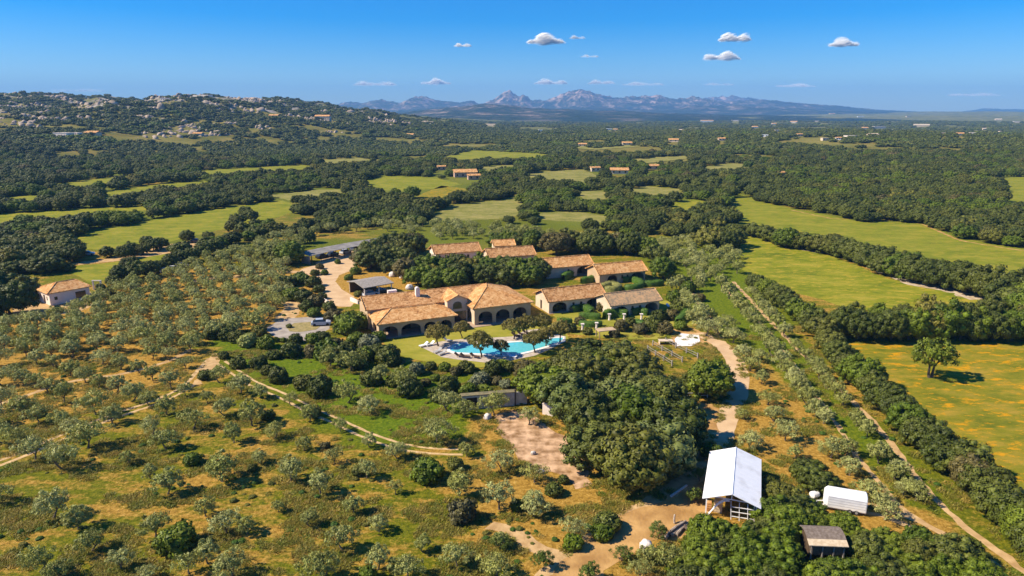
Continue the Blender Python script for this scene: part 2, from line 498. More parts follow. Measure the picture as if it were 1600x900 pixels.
gpx, gpy = proj(gx, gy, gz)
_near = gy < 700
lush = np.zeros(gx.shape); ochre = np.zeros(gx.shape); wood = np.zeros(gx.shape); rocky = np.zeros(gx.shape)
LUSH = [(330, 535), (420, 530), (520, 560), (620, 575), (700, 590), (760, 620), (720, 690), (600, 690), (480, 630), (400, 590)]
LUSH2 = [(1000, 385), (1120, 375), (1160, 420), (1260, 560), (1330, 650), (1500, 790), (1420, 790), (1340, 700), (1250, 600), (1130, 520), (1060, 440)]
OCH = [(1080, 620), (1180, 560), (1260, 640), (1420, 800), (1520, 900), (1250, 920), (900, 920), (860, 860), (1050, 760)]
OCH2 = [(0, 470), (160, 470), (300, 420), (470, 420), (560, 400), (640, 370), (780, 400), (560, 470), (430, 530), (330, 560), (300, 600), (150, 640), (0, 660)]
OCH3 = [(740, 640), (930, 660), (1000, 780), (900, 900), (740, 880), (760, 760)]
for P_, A_, k in ((LUSH, lush, 1.0), (LUSH2, lush, 0.75), (OCH, ochre, 0.8), (OCH2, ochre, 0.62), (OCH3, ochre, 0.75)):
    jx = gpx + 12 * perlin(gx / 9, gy / 9); jy = gpy + 6 * perlin(gx / 9 + 40, gy / 9)
    A_[inpoly(jx, jy, P_) & _near] = k
_b = (gy > 225) & (gy < 600)
lush[_b] = np.clip(0.25 + 0.9 * fbm(gx / 60, gy / 60, 3), 0, 0.6)[_b]; wood[_b] = 0.25
wood[(gy > 600)] = 0.65
_fieldy = fbm(gx / 260 + 31, gy / 150, 3)
wood = np.where(gy > 1300, 0.95, wood)
rocky = np.where((gx < 200) & (gy > 760) & (gy < 2400), sstep(12, 55, gz) * 0.95, 0)
rocky = np.maximum(rocky, np.where(gy > 2300, 0.35, 0))
ny, nx = gx.shape
V = np.stack([gx.ravel(), gy.ravel(), gz.ravel()], 1)
idx = np.arange(nx * ny).reshape(ny, nx)
F = np.stack([idx[:-1, :-1].ravel(), idx[:-1, 1:].ravel(), idx[1:, 1:].ravel(), idx[1:, :-1].ravel()], 1)
me = npmesh("ground", V, F, [ground_material()], smooth=True)
ca = me.color_attributes.new("mask", 'FLOAT_COLOR', 'POINT')
ca.data.foreach_set("color", np.stack([lush.ravel(), ochre.ravel(), wood.ravel(), rocky.ravel()], 1).astype(np.float32).ravel())
tag(link(bpy.data.objects.new("ground", me)), kind='structure')

# ---- sheets: fields, roads, courts
def densify(P, step):
    out = []
    for i in range(len(P)):
        a = np.array(P[i]); b = np.array(P[(i + 1) % len(P)])
        k = max(1, int(np.linalg.norm(b - a) / step))
        for j in range(k): out.append(tuple(a + (b - a) * j / k))
    return out
def sheet(name, poly, z, m, jit=0.3, step=2.0, kind='structure', world=False):
    P = poly if world else wpoly(poly)
    P = densify(P, step)
    P = [(x + jit * float(perlin(x / (step * 1.3), y / (step * 1.3) + 3)) * 2, y + jit * float(perlin(x / (step * 1.3) + 50, y / (step * 1.3))) * 2) for x, y in P]
    tri = tessellate_polygon([[Vector((x, y, 0)) for x, y in P]])
    fs = []
    for t in tri:
        a, b, c = [P[i] for i in t]
        cr = (b[0] - a[0]) * (c[1] - a[1]) - (b[1] - a[1]) * (c[0] - a[0])
        fs.append(tuple(t) if cr > 0 else tuple(t)[::-1])
    me = bpy.data.meshes.new(name); me.from_pydata([(x, y, z) for x, y in P], [], fs); me.materials.append(m); me.update()
    return tag(link(bpy.data.objects.new(name, me)), kind=kind)
def ribbon(name, pts, wd, z, m, jit=0.15, twin=None, world=False, kind='structure'):
    P = pts if world else wpoly(pts)
    Q = []
    for i in range(len(P) - 1):
        a = np.array(P[i]); b = np.array(P[i + 1]); k = max(1, int(np.linalg.norm(b - a) / 1.2))
        for j in range(k): Q.append(a + (b - a) * j / k)
    Q.append(np.array(P[-1])); Q = np.array(Q)
    for _ in range(6):
        Q[1:-1] = (Q[:-2] + 2 * Q[1:-1] + Q[2:]) / 4
    D = np.gradient(Q, axis=0); D /= np.linalg.norm(D, axis=1, keepdims=True) + 1e-9
    Nn = np.stack([-D[:, 1], D[:, 0]], 1)
    vs = []; fs = []
    for off, ww in ([(-twin / 2, wd), (twin / 2, wd)] if twin else [(0, wd)]):
        o = len(vs)
        for i, (q, nn) in enumerate(zip(Q, Nn)):
            e1 = ww / 2 + jit * 2 * float(perlin(q[0] / 1.7 + off, q[1] / 1.7)); e2 = ww / 2 + jit * 2 * float(perlin(q[0] / 1.7 + 60, q[1] / 1.7 + off))
            c = q + nn * (off + jit * 0.8 * float(perlin(q[0] / 5, q[1] / 5 + 20)))
            a = c - nn * max(0.05, e1); b = c + nn * max(0.05, e2)
            vs += [(a[0], a[1], z), (b[0], b[1], z)]
            if i: k = o + 2 * i; fs.append((k - 2, k, k + 1, k - 1)) if False else fs.append((k - 2, k - 1, k + 1, k)[::-1])
    me = bpy.data.meshes.new(name); me.from_pydata(vs, [], fs); me.materials.append(m); me.update()
    return tag(link(bpy.data.objects.new(name, me)), kind=kind)

def fieldmat(name, a, c, d, fl=None, sc=0.08):
    m = bpy.data.materials.new(name); m.use_nodes = True
    n = m.node_tree.nodes; l = m.node_tree.links; b = n["Principled BSDF"]; b.inputs["Roughness"].default_value = 0.95; b.inputs["Specular IOR Level"].default_value = 0.1
    geo = n.new("ShaderNodeNewGeometry")
    mp = n.new("ShaderNodeMapping"); mp.inputs["Scale"].default_value = (0.5, 1.0, 1.0); mp.inputs["Rotation"].default_value = (0, 0, -0.3); l.new(geo.outputs[0], mp.inputs[0])
    n1 = n.new("ShaderNodeTexNoise"); n1.inputs["Scale"].default_value = sc; n1.inputs["Detail"].default_value = 9; n1.inputs["Roughness"].default_value = 0.8; l.new(mp.outputs[0], n1.inputs[0])
    r = n.new("ShaderNodeValToRGB"); e = r.color_ramp.elements; e[0].position = 0.36; e[0].color = (*a, 1); e[1].position = 0.64; e[1].color = (*d, 1)
    k = e.new(0.5); k.color = (*c, 1); l.new(n1.outputs[0], r.inputs[0])
    col = r.outputs[0]
    n2 = n.new("ShaderNodeTexNoise"); n2.inputs["Scale"].default_value = 0.9; n2.inputs["Detail"].default_value = 5; l.new(mp.outputs[0], n2.inputs[0])
    if fl:
        n3 = n.new("ShaderNodeTexNoise"); n3.inputs["Scale"].default_value = 0.5; n3.inputs["Detail"].default_value = 7; n3.inputs["Roughness"].default_value = 0.75; l.new(mp.outputs[0], n3.inputs[0])
        r3 = n.new("ShaderNodeValToRGB"); r3.color_ramp.elements[0].position = 0.53; r3.color_ramp.elements[0].color = (0, 0, 0, 1); r3.color_ramp.elements[1].position = 0.60; l.new(n3.outputs[0], r3.inputs[0])
        mx = n.new("ShaderNodeMix"); mx.data_type = 'RGBA'; l.new(r3.outputs[0], mx.inputs[0]); l.new(col, mx.inputs[6]); mx.inputs[7].default_value = (*fl, 1); col = mx.outputs[2]
    l.new(col, b.inputs["Base Color"])
    bp = n.new("ShaderNodeBump"); bp.inputs["Strength"].default_value = 0.6; bp.inputs["Distance"].default_value = 0.3; l.new(n2.outputs[0], bp.inputs["Height"]); l.new(bp.outputs[0], b.inputs["Normal"])
    return m
FM = fieldmat("meadow_grass", (0.11, 0.14, 0.008), (0.18, 0.195, 0.012), (0.30, 0.255, 0.03), fl=(0.27, 0.22, 0.025), sc=0.16)
FM2 = fieldmat("green_pasture", (0.09, 0.125, 0.006), (0.185, 0.20, 0.010), (0.33, 0.27, 0.035), fl=(0.36, 0.27, 0.03), sc=0.12)
FM3 = fieldmat("flower_meadow", (0.09, 0.115, 0.008), (0.19, 0.175, 0.012), (0.33, 0.22, 0.03), fl=(0.52, 0.25, 0.005), sc=0.2)
FM4 = fieldmat("pale_pasture", (0.11, 0.12, 0.02), (0.20, 0.195, 0.04), (0.33, 0.27, 0.09), fl=(0.30, 0.25, 0.09), sc=0.14)
fm = {'F1': FM, 'F2': FM2, 'F3': FM3, 'F4': FM, 'G1': FM, 'G3': FM, 'G0': FM2, 'P1': FM, 'P2': FM4, 'P4': FM4, 'P5': FM4, 'P8': FM3, 'PA': FM4, 'Q1': FM, 'Q2': FM4, 'Q3': FM4, 'Q5': FM2, 'Q8': FM}
for k, P_ in FIELD_HOLE.items():
    if k in fm: sheet("field", P_, 0.02, fm[k], 0.8, 5.0)
for k in ('P3', 'P6', 'P7', 'P9', 'Q4', 'Q6', 'Q7', 'Q9'):    # beyond the flat land: draped on the terrain
    P = densify(wpoly(FIELD_HOLE[k]), 15)
    xs = [p[0] for p in P]; ys = [p[1] for p in P]
    X, Y = np.meshgrid(np.linspace(min(xs), max(xs), 60), np.linspace(min(ys), max(ys), 40))
    a, b_ = zip(*P)
    pin = inpoly(X, Y, P)
    Z = T(X, Y) + 0.35
    id_ = np.arange(X.size).reshape(X.shape)
    q = pin[:-1, :-1] & pin[1:, 1:] & pin[:-1, 1:] & pin[1:, :-1]
    F = np.stack([id_[:-1, :-1][q], id_[:-1, 1:][q], id_[1:, 1:][q], id_[1:, :-1][q]], 1)
    if len(F):
        me = npmesh("field", np.stack([X.ravel(), Y.ravel(), Z.ravel()], 1), F, [FM if k in ('P3', 'P6', 'P7') else FM4])
        tag(link(bpy.data.objects.new("field", me)), kind='structure')

SAND = mat("sandy_track", (0.38, 0.235, 0.10), 0.95, (0.56, 0.375, 0.18), 0.8, 0.5, 4.0, spec=0.1)
SANDW = mat("wheel_track", (0.44, 0.29, 0.13), 0.95, (0.62, 0.43, 0.22), 1.2, 0.5, 5.0, spec=0.1)
YARD = mat("yard_earth", (0.33, 0.18, 0.06), 0.95, (0.52, 0.31, 0.115), 0.35, 0.7, 2.5, spec=0.1)
GRAVEL = mat("gravel_drive", (0.50, 0.33, 0.18), 0.95, (0.60, 0.42, 0.24), 0.4, 0.3, 8.0, spec=0.1)
GRAVELG = mat("grey_gravel", (0.28, 0.24, 0.20), 0.95, (0.40, 0.35, 0.29), 0.5, 0.3, 8.0, spec=0.1)
BARE = mat("bare_earth", (0.24, 0.135, 0.06), 0.95, (0.62, 0.40, 0.235), 0.7, 1.0, 1.6, spec=0.1)
STONY = mat("stony_strip", (0.34, 0.24, 0.14), 0.95, (0.58, 0.48, 0.36), 0.6, 0.9, 2.0, spec=0.1)
LAWN = fieldmat("lawn_grass", (0.19, 0.20, 0.02), (0.27, 0.25, 0.03), (0.34, 0.29, 0.05), sc=0.2)
PAVE = mat("pale_paving", (0.38, 0.31, 0.24), 0.85, (0.52, 0.44, 0.36), 1.2, 0.2, 6.0)
WHITEPAVE = mat("white_paving", (0.72, 0.68, 0.63), 0.8, (0.78, 0.74, 0.70), 1.2)

sheet("driveway", [(466, 431), (470, 421), (486, 416), (500, 412), (520, 404), (545, 399), (556, 406), (556, 420), (530, 430), (524, 440), (534, 452), (552, 463), (557, 470), (548, 479), (530, 479), (512, 474), (503, 462), (500, 448), (500, 436), (492, 430)], 0.012, GRAVEL, 0.15, 1.5)
sheet("carport_court", [(492, 412), (503, 405), (545, 392), (590, 380), (632, 374), (650, 377), (610, 386), (565, 396), (545, 404), (520, 409)], 0.016, GRAVEL, 0.15, 1.5)
sheet("gravel_court", [(414, 514), (432, 503), (455, 497), (500, 494), (516, 504), (514, 514), (500, 523), (482, 532), (455, 532), (428, 526)], 0.012, GRAVELG, 0.15, 1.5)
sheet("island_bed", [(448, 512), (460, 505), (490, 503), (502, 508), (494, 515), (470, 519), (452, 518)], 0.05, OCHBED := mat("bed_grass", (0.2, 0.17, 0.05), 0.95, (0.36, 0.27, 0.11), 1.5, 0.5, 5.0), 0.1, 1.0)
ribbon("dirt_path", [(300, 440), (345, 434), (400, 429), (440, 424), (470, 425)], 3.0, 0.008, SAND)
ribbon("dirt_path", [(440, 503), (452, 490), (462, 478), (450, 470), (430, 462), (415, 448)], 4.5, 0.008, SAND, 0.4)
sheet("dirt_lot", [(98, 414), (130, 408), (172, 404), (190, 395), (235, 386), (300, 376), (370, 366), (385, 372), (330, 384), (270, 395), (195, 407), (130, 413)], 0.03, SAND, 0.6, 3.0)
ribbon("dirt_track", [(-20, 730), (0, 724), (35, 711), (75, 692), (105, 680), (160, 656), (225, 635), (275, 616), (302, 598), (316, 578), (332, 560)], 0.65, 0.01, SANDW, 0.12, twin=1.6)
ribbon("dirt_track", [(-10, 634), (40, 620), (95, 597), (150, 591), (205, 582), (262, 566), (300, 545)], 1.0, 0.009, SAND, 0.2)
sheet("dirt_clearing", [(318, 572), (330, 553), (344, 552), (342, 566), (328, 580), (314, 600), (300, 602)], 0.014, SAND, 0.3, 1.0)
ribbon("dirt_track", [(345, 566), (395, 600), (425, 611), (460, 627), (490, 643), (525, 657), (565, 677), (612, 695), (650, 703), (700, 708), (724, 706)], 0.5, 0.011, SANDW, 0.1, twin=1.5)
ribbon("dirt_track", [(1128, 446), (1150, 468), (1170, 487), (1190, 506), (1208, 525), (1220, 545), (1238, 568), (1256, 592), (1275, 618), (1299, 650), (1318, 680), (1338, 712), (1366, 745), (1410, 800), (1469, 834), (1506, 852), (1534, 871), (1562, 900), (1580, 930)], 0.75, 0.01, SAND, 0.25)
ribbon("dirt_track", [(1145, 440), (1165, 460), (1205, 503), (1240, 540), (1280, 576), (1310, 602), (1340, 635), (1375, 670), (1400, 705), (1425, 738), (1452, 770), (1490, 808), (1515, 832), (1556, 858), (1610, 900)], 0.9, 0.009, SAND, 0.35)
ribbon("dirt_track", [(1340, 790), (1400, 803), (1470, 840), (1540, 880), (1600, 930)], 0.9, 0.012, SAND, 0.3, twin=1.9)
ribbon("dirt_path", [(1076, 450), (1090, 470), (1105, 492), (1118, 515), (1132, 540)], 1.4, 0.009, SAND, 0.3)
ribbon("dirt_road", [(1092, 520), (1120, 533), (1146, 556), (1155, 585), (1154, 612), (1142, 640), (1130, 665), (1126, 692)], 3.4, 0.013, GRAVEL, 0.15)
sheet("dirt_yard", [(1070, 642), (1085, 630), (1110, 632), (1125, 640), (1122, 668), (1112, 690), (1102, 700), (1096, 670)], 0.017, YARD, 0.5, 1.2)
ribbon("dirt_road", [(1126, 690), (1112, 720), (1090, 745), (1068, 768), (1030, 790), (985, 812), (940, 850), (900, 885), (860, 915)], 4.2, 0.015, SAND, 0.35)
sheet("dirt_yard", [(1064, 768), (1100, 752), (1108, 800), (1108, 830), (1060, 842), (1020, 848), (985, 868), (950, 890), (925, 915), (840, 915), (880, 875), (905, 850), (935, 825), (985, 800), (1035, 785)], 0.019, YARD, 0.5, 1.2)
sheet("bare_ground", [(772, 648), (800, 640), (832, 648), (868, 676), (902, 688), (914, 704), (912, 728), (928, 756), (905, 768), (880, 742), (838, 738), (808, 722), (800, 700), (782, 676)], 0.013, BARE, 0.7, 1.2)
ribbon("dirt_path", [(768, 818), (800, 830), (826, 848), (850, 862), (885, 880)], 1.8, 0.01, SAND, 0.5)
ribbon("stony_strip", [(1320, 400), (1360, 414), (1395, 430), (1430, 444), (1480, 452), (1530, 468)], 5.0, 0.034, STONY, 1.2)
ribbon("field_path", [(1235, 328), (1300, 342), (1400, 344), (1440, 350), (1500, 376), (1560, 386), (1640, 398)], 0.9, 0.034, YARD, 0.5)
ribbon("field_path", [(1205, 372), (1260, 392), (1310, 398), (1345, 410)], 2.0, 0.036, STONY, 0.6)
sheet("lawn", [(598, 534), (640, 525), (668, 522), (720, 514), (765, 508), (835, 500), (884, 512), (888, 532), (840, 552), (790, 566), (750, 574), (690, 570), (640, 560), (612, 550)], 0.012, LAWN, 0.1, 2.0)
sheet("garden_terrace", [(1048, 514), (1075, 508), (1098, 520), (1128, 540), (1112, 546), (1090, 540), (1050, 540)], 0.012, YARD, 0.1, 2.0)
sheet("white_terrace", [(1054, 530), (1064, 521), (1092, 524), (1094, 534), (1080, 541), (1056, 541)], 0.06, WHITEPAVE, 0.0, 5.0)
sheet("garden_lawn", [(860, 480), (930, 470), (1060, 470), (1090, 500), (1060, 530), (960, 530), (880, 520)], 0.006, LAWN, 0.3, 3)
sheet("house_yard", [(50, 462), (140, 455), (165, 470), (120, 488), (60, 495), (20, 500), (20, 480)], 0.012, SAND, 0.3, 2)

# ------------------------------------------------------------------ mountains
def mountain_mat(name, rock_amt):
    m = bpy.data.materials.new(name); m.use_nodes = True
    n = m.node_tree.nodes; l = m.node_tree.links; b = n["Principled BSDF"]; b.inputs["Roughness"].default_value = 0.95; b.inputs["Specular IOR Level"].default_value = 0.05
    geo = n.new("ShaderNodeNewGeometry")
    nz = n.new("ShaderNodeTexNoise"); nz.inputs["Scale"].default_value = 0.004; nz.inputs["Detail"].default_value = 10; nz.inputs["Roughness"].default_value = 0.66; l.new(geo.outputs[0], nz.inputs[0])
    at = n.new("ShaderNodeAttribute"); at.attribute_name = "tint"
    ad = n.new("ShaderNodeMath"); ad.operation = 'MULTIPLY_ADD'; l.new(at.outputs["Fac"], ad.inputs[0]); ad.inputs[1].default_value = rock_amt; l.new(nz.outputs[0], ad.inputs[2])
    r = n.new("ShaderNodeValToRGB"); e = r.color_ramp.elements; e[0].position = 0.52; e[0].color = (0.012, 0.025, 0.014, 1); e[1].position = 0.86; e[1].color = (0.42, 0.30, 0.23, 1)
    k = e.new(0.62); k.color = (0.025, 0.038, 0.02, 1); k = e.new(0.71); k.color = (0.10, 0.082, 0.06, 1)
    l.new(ad.outputs[0], r.inputs[0]); l.new(r.outputs[0], b.inputs["Base Color"])
    n2 = n.new("ShaderNodeTexNoise"); n2.inputs["Scale"].default_value = 0.02; n2.inputs["Detail"].default_value = 8; l.new(geo.outputs[0], n2.inputs[0])
    bp = n.new("ShaderNodeBump"); bp.inputs["Strength"].default_value = 0.9; bp.inputs["Distance"].default_value = 25; l.new(n2.outputs[0], bp.inputs["Height"]); l.new(bp.outputs[0], b.inputs["Normal"])
    return m
MM = mountain_mat("mountain_side", 0.30)
def range_(Y, prof, x0, x1, dx, front, back, rough, seed, m, foot=1.3):
    px = np.array([Xat(a, b, Y) for a, b in prof]); pz = np.array([Zat(b, Y) for a, b in prof])
    X, V_ = np.meshgrid(np.arange(x0, x1, dx), np.linspace(-1, 1, 90))
    YY = Y + np.where(V_ < 0, V_ * front, V_ * back)
    wx = X + 0.10 * front * fbm(X / 900 + seed, YY / 900, 3) * (np.abs(V_))
    H = np.interp(wx, px, pz, left=0, right=0)
    rg = ridged(X / (rough * 9) + seed, YY / (rough * 9), 6) - 0.55
    prof_v = (1 - np.abs(V_)) ** foot
    top = 1 - np.abs(V_)
    Z = H * prof_v * (1 + 0.75 * rg * (1 - top) ** 0.5 * 1.0) + H * 0.20 * (ridged(X / 170 + seed, YY / 300, 5) - 0.25) * prof_v - 6 - H * 0.05
    Z = np.maximum(Z, -10)
    ny_, nx_ = X.shape; id_ = np.arange(X.size).reshape(X.shape)
    F = np.stack([id_[:-1, :-1].ravel(), id_[:-1, 1:].ravel(), id_[1:, 1:].ravel(), id_[1:, :-1].ravel()], 1)
    gz0, gz1 = np.gradient(Z); sl_ = np.clip(np.abs(gz1) / dx * 1.3 + H / (H.max() + 1) * 0.45, 0, 1)
    me = npmesh("mountain", np.stack([X.ravel(), YY.ravel(), Z.ravel()], 1), F, [m], sl_.ravel(), smooth=False)
    return tag(link(bpy.data.objects.new("mountain", me)), kind='structure')
range_(5000, [(440, 196), (500, 190), (560, 184), (610, 177), (660, 171), (700, 167), (740, 163), (765, 161), (790, 163), (840, 168), (880, 169), (930, 171), (980, 172), (1040, 175), (1100, 177), (1180, 178), (1260, 180), (1400, 183), (1620, 188)],
       -2000, 4300, 14, 1850, 1500, 130, 2.2, MM, 1.0)
range_(7600, [(520, 185), (560, 183), (600, 176), (640, 171), (680, 167), (710, 165), (745, 161), (770, 158), (792, 161), (830, 166), (880, 168), (930, 165), (975, 169), (1040, 171), (1080, 164), (1120, 166), (1150, 163), (1190, 166), (1260, 169), (1350, 173), (1450, 176), (1560, 178), (1700, 178)],
       -2600, 6800, 20, 1500, 1500, 160, 1.3, MM, 1.0)
range_(9500, [(380, 184), (430, 176), (480, 167), (500, 166), (533, 161), (545, 156), (563, 160), (595, 154), (625, 160), (650, 150), (665, 149), (690, 157), (720, 159), (735, 156), (752, 163), (770, 155), (780, 148), (788, 143), (797, 140), (803, 147), (812, 149), (818, 145), (830, 156), (855, 155), (880, 145), (905, 138), (920, 141), (935, 147), (965, 152), (1000, 150), (1025, 147), (1045, 152), (1070, 152), (1085, 149), (1100, 153), (1130, 158), (1180, 154), (1200, 155), (1250, 160), (1300, 164), (1345, 169), (1400, 172), (1480, 175), (1560, 177), (1650, 178)],
       -4600, 8800, 16, 1900, 1800, 200, 4.7, MM, 0.9)
range_(12500, [(1040, 172), (1070, 158), (1110, 151), (1140, 149), (1165, 151), (1200, 156), (1260, 163), (1330, 172), (1440, 177), (1480, 177), (1520, 173), (1545, 168), (1562, 171), (1585, 169), (1610, 172), (1680, 170), (1760, 178)],
       2500, 14500, 30, 2000, 1500, 300, 8.2, MM, 0.9)

# ------------------------------------------------------------------ haze
HZ = bpy.data.materials.new("haze_air"); HZ.use_nodes = True
hn = HZ.node_tree.nodes; hl = HZ.node_tree.links
hn.remove(hn["Principled BSDF"])
pv = hn.new("ShaderNodeVolumePrincipled"); pv.inputs["Color"].default_value = (0.22, 0.48, 0.92, 1); pv.inputs["Density"].default_value = 9.5e-5; pv.inputs["Anisotropy"].default_value = 0.0
hl.new(pv.outputs[0], hn["Material Output"].inputs["Volume"])
hz = MB().box(-15500, 15500, -300, 15000, -120, 560).build("haze", HZ); tag(hz, "thin blue haze over the whole valley out to the mountains", "haze", kind='stuff')

# ------------------------------------------------------------------ clouds
CM = bpy.data.materials.new("cloud_white"); CM.use_nodes = True
cn = CM.node_tree.nodes; cl = CM.node_tree.links
cb = cn["Principled BSDF"]; cb.inputs["Base Color"].default_value = (0.95, 0.95, 0.95, 1); cb.inputs["Roughness"].default_value = 1; cb.inputs["Specular IOR Level"].default_value = 0
cb.inputs["Base Color"].default_value = (1, 1, 1, 1)
# brightness put into the shading: normals bent sunward imitate scattering inside the cloud
cg = cn.new("ShaderNodeNewGeometry"); cv = cn.new("ShaderNodeMix"); cv.data_type = 'VECTOR'; cv.inputs[0].default_value = 0.92
cl.new(cg.outputs["Normal"], cv.inputs[4]); cv.inputs[5].default_value = (-0.62, -0.12, 0.77)
cvn = cn.new("ShaderNodeVectorMath"); cvn.operation = 'NORMALIZE'; cl.new(cv.outputs[1], cvn.inputs[0]); cl.new(cvn.outputs[0], cb.inputs["Normal"])
ctr = cn.new("ShaderNodeBsdfTransparent"); ctl = cn.new("ShaderNodeBsdfTranslucent"); ctl.inputs[0].default_value = (0.95, 0.95, 0.95, 1)
cm1 = cn.new("ShaderNodeMixShader"); cm1.inputs[0].default_value = 0.12; cl.new(cb.outputs[0], cm1.inputs[1]); cl.new(ctl.outputs[0], cm1.inputs[2])
cat_ = cn.new("ShaderNodeAttribute"); cat_.attribute_name = "tint"
cm2 = cn.new("ShaderNodeMixShader"); cl.new(cat_.outputs["Fac"], cm2.inputs[0]); cl.new(ctr.outputs[0], cm2.inputs[1]); cl.new(cm1.outputs[0], cm2.inputs[2]); cl.new(cm2.outputs[0], cn["Material Output"].inputs[0])
def cloud(px, py, wp, hp, dens, label, seed, zc=900.0):
    ang = math.atan((175 - py) / FPX)
    D = (zc - CAM_H) / math.tan(max(ang, 0.02))
    D = min(D, 32000); z = CAM_H + D * math.tan(ang)
    s = D / FPX; x = (px - 800) * s
    rs = np.random.RandomState(seed)
    W_, H_ = wp * s / 2.2, hp * s * 0.72
    n = int(110 + wp * 2.2 + 42 * wp / hp); H_S = 0.85
    C = []; R = []; A = []
    for i in range(n):
        a = rs.uniform(-1, 1); dome = (1 - a * a) ** 0.6 * (0.75 + 0.35 * math.sin(a * 5 + seed))
        r = H_ * (0.05 + 0.26 * rs.rand() ** 1.6) * (0.5 + dome * 0.7)
        zz = rs.rand() ** 1.3 * dome * H_ * 0.85
        C.append((a * W_, rs.uniform(-1, 1) * W_ * 0.45 * (1 - a * a) ** 0.5, zz)); R.append(r); A.append(0.27 * dens * rs.uniform(0.5, 1.0) * (0.45 + 0.55 * dome))
    V0, F0 = ICO2
    Vs = []; Fs = []; Ts = []
    for i, (c, r) in enumerate(zip(C, R)):
        v = V0 * np.array([1.7, 1.7, 0.9]) * r * (1 + 0.10 * rs.randn(len(V0), 1)) + np.array(c); Vs.append(v); Fs.append(F0 + i * len(V0)); Ts.append(np.full(len(V0), min(1, A[i])))
    me = npmesh("cloud", np.concatenate(Vs), np.concatenate(Fs), [CM], np.concatenate(Ts), smooth=True)
    o = link(bpy.data.objects.new("cloud", me)); o.location = (x, D, z)
    tag(o, label, "cloud", "fair weather clouds over the mountains")
for a in [
 (850, 76, 58, 20, 0.55, "biggest white puffy cloud, high over the twin-peaked mountain"),
 (1129, 73, 50, 16, 0.55, "upper of the two stacked puffy clouds over the blue ridge"),
 (1112, 99, 58, 15, 0.55, "lower of the two stacked puffy clouds over the blue ridge"),
 (1290, 80, 46, 16, 0.6, "compact white cloud standing alone furthest towards the upper right"),
 (727, 81, 28, 7, 0.4, "tiny white cloud between the biggest cloud and the long hill"),
 (896, 70, 26, 6, 0.16, "faint wisp just beside the biggest cloud"),
 (686, 134, 48, 11, 0.42, "low white cloud above the rounded blue mountain"),
 (595, 136, 72, 9, 0.24, "long thin cloud low over the hill's end"),
 (858, 134, 54, 10, 0.34, "low cloud just above the saddle beside the rocky peak"),
 (934, 134, 44, 9, 0.26, "pale cloud directly above the highest blue summit"),
 (996, 136, 70, 7, 0.2, "thin cloud strip right of the highest blue summit"),
 (1110, 136, 50, 5, 0.14, "very faint cloud below the two stacked clouds"),
 (1226, 138, 64, 6, 0.36, "thin flat white cloud below the lone compact cloud"),
 (1495, 151, 84, 6, 0.28, "long flat cloud low near the photo's right edge"),
 (915, 96, 30, 5, 0.16, "small faint cloud under the biggest cloud"),
 (150, 145, 90, 6, 0.12, "faint pinkish cloud streak above the rocky hill"),
]: cloud(*a[:5], a[5], int(a[0]))

# ------------------------------------------------------------------ buildings
def tilemat(name, a, b_, c, dark=0.35):
    m = bpy.data.materials.new(name); m.use_nodes = True
    n = m.node_tree.nodes; l = m.node_tree.links; b = n["Principled BSDF"]; b.inputs["Roughness"].default_value = 0.9; b.inputs["Specular IOR Level"].default_value = 0.15
    tc = n.new("ShaderNodeTexCoord")
    vo = n.new("ShaderNodeTexVoronoi"); vo.inputs["Scale"].default_value = 2.6; l.new(tc.outputs["Object"], vo.inputs[0])
    nz = n.new("ShaderNodeTexNoise"); nz.inputs["Scale"].default_value = 0.55; nz.inputs["Detail"].default_value = 6; nz.inputs["Roughness"].default_value = 0.7; l.new(tc.outputs["Object"], nz.inputs[0])
    sp = n.new("ShaderNodeSeparateColor"); l.new(vo.outputs["Color"], sp.inputs[0])
    ad = n.new("ShaderNodeMath"); ad.operation = 'MULTIPLY_ADD'; l.new(sp.outputs[0], ad.inputs[0]); ad.inputs[1].default_value = dark; l.new(nz.outputs[0], ad.inputs[2])
    r = n.new("ShaderNodeValToRGB"); e = r.color_ramp.elements; e[0].position = 0.38; e[0].color = (*a, 1); e[1].position = 0.9; e[1].color = (*c, 1); k = e.new(0.62); k.color = (*b_, 1)
    l.new(ad.outputs[0], r.inputs[0]); l.new(r.outputs[0], b.inputs["Base Color"])
    wv = n.new("ShaderNodeTexWave"); wv.wave_type = 'BANDS'; wv.bands_direction = 'X'; wv.inputs["Scale"].default_value = 1.4; wv.inputs["Distortion"].default_value = 0.6; l.new(tc.outputs["Object"], wv.inputs[0])
    bp = n.new("ShaderNodeBump"); bp.inputs["Strength"].default_value = 0.8; bp.inputs["Distance"].default_value = 0.12
    am = n.new("ShaderNodeMath"); am.operation = 'ADD'; l.new(wv.outputs[1], am.inputs[0]); l.new(sp.outputs[1], am.inputs[1])
    l.new(am.outputs[0], bp.inputs["Height"]); l.new(bp.outputs[0], b.inputs["Normal"])
    return m
TILE = tilemat("terracotta_tiles", (0.34, 0.15, 0.05), (0.64, 0.31, 0.105), (0.82, 0.51, 0.23))
TILEB = tilemat("browner_tiles", (0.25, 0.115, 0.045), (0.52, 0.25, 0.09), (0.72, 0.42, 0.19), 0.4)
TILEG = tilemat("lichened_tiles", (0.26, 0.20, 0.14), (0.46, 0.31, 0.17), (0.66, 0.40, 0.20), 0.4)
WALL = mat("ochre_plaster", (0.44, 0.31, 0.185), 0.9, (0.52, 0.38, 0.24), 0.6, 0.15, 9.0)
WALLC = mat("cream_plaster", (0.56, 0.44, 0.31), 0.9, (0.66, 0.54, 0.40), 0.5, 0.15, 9.0)
WALLW = mat("whitewashed_plaster", (0.72, 0.60, 0.52), 0.9, (0.80, 0.70, 0.62), 0.5, 0.1, 9.0)
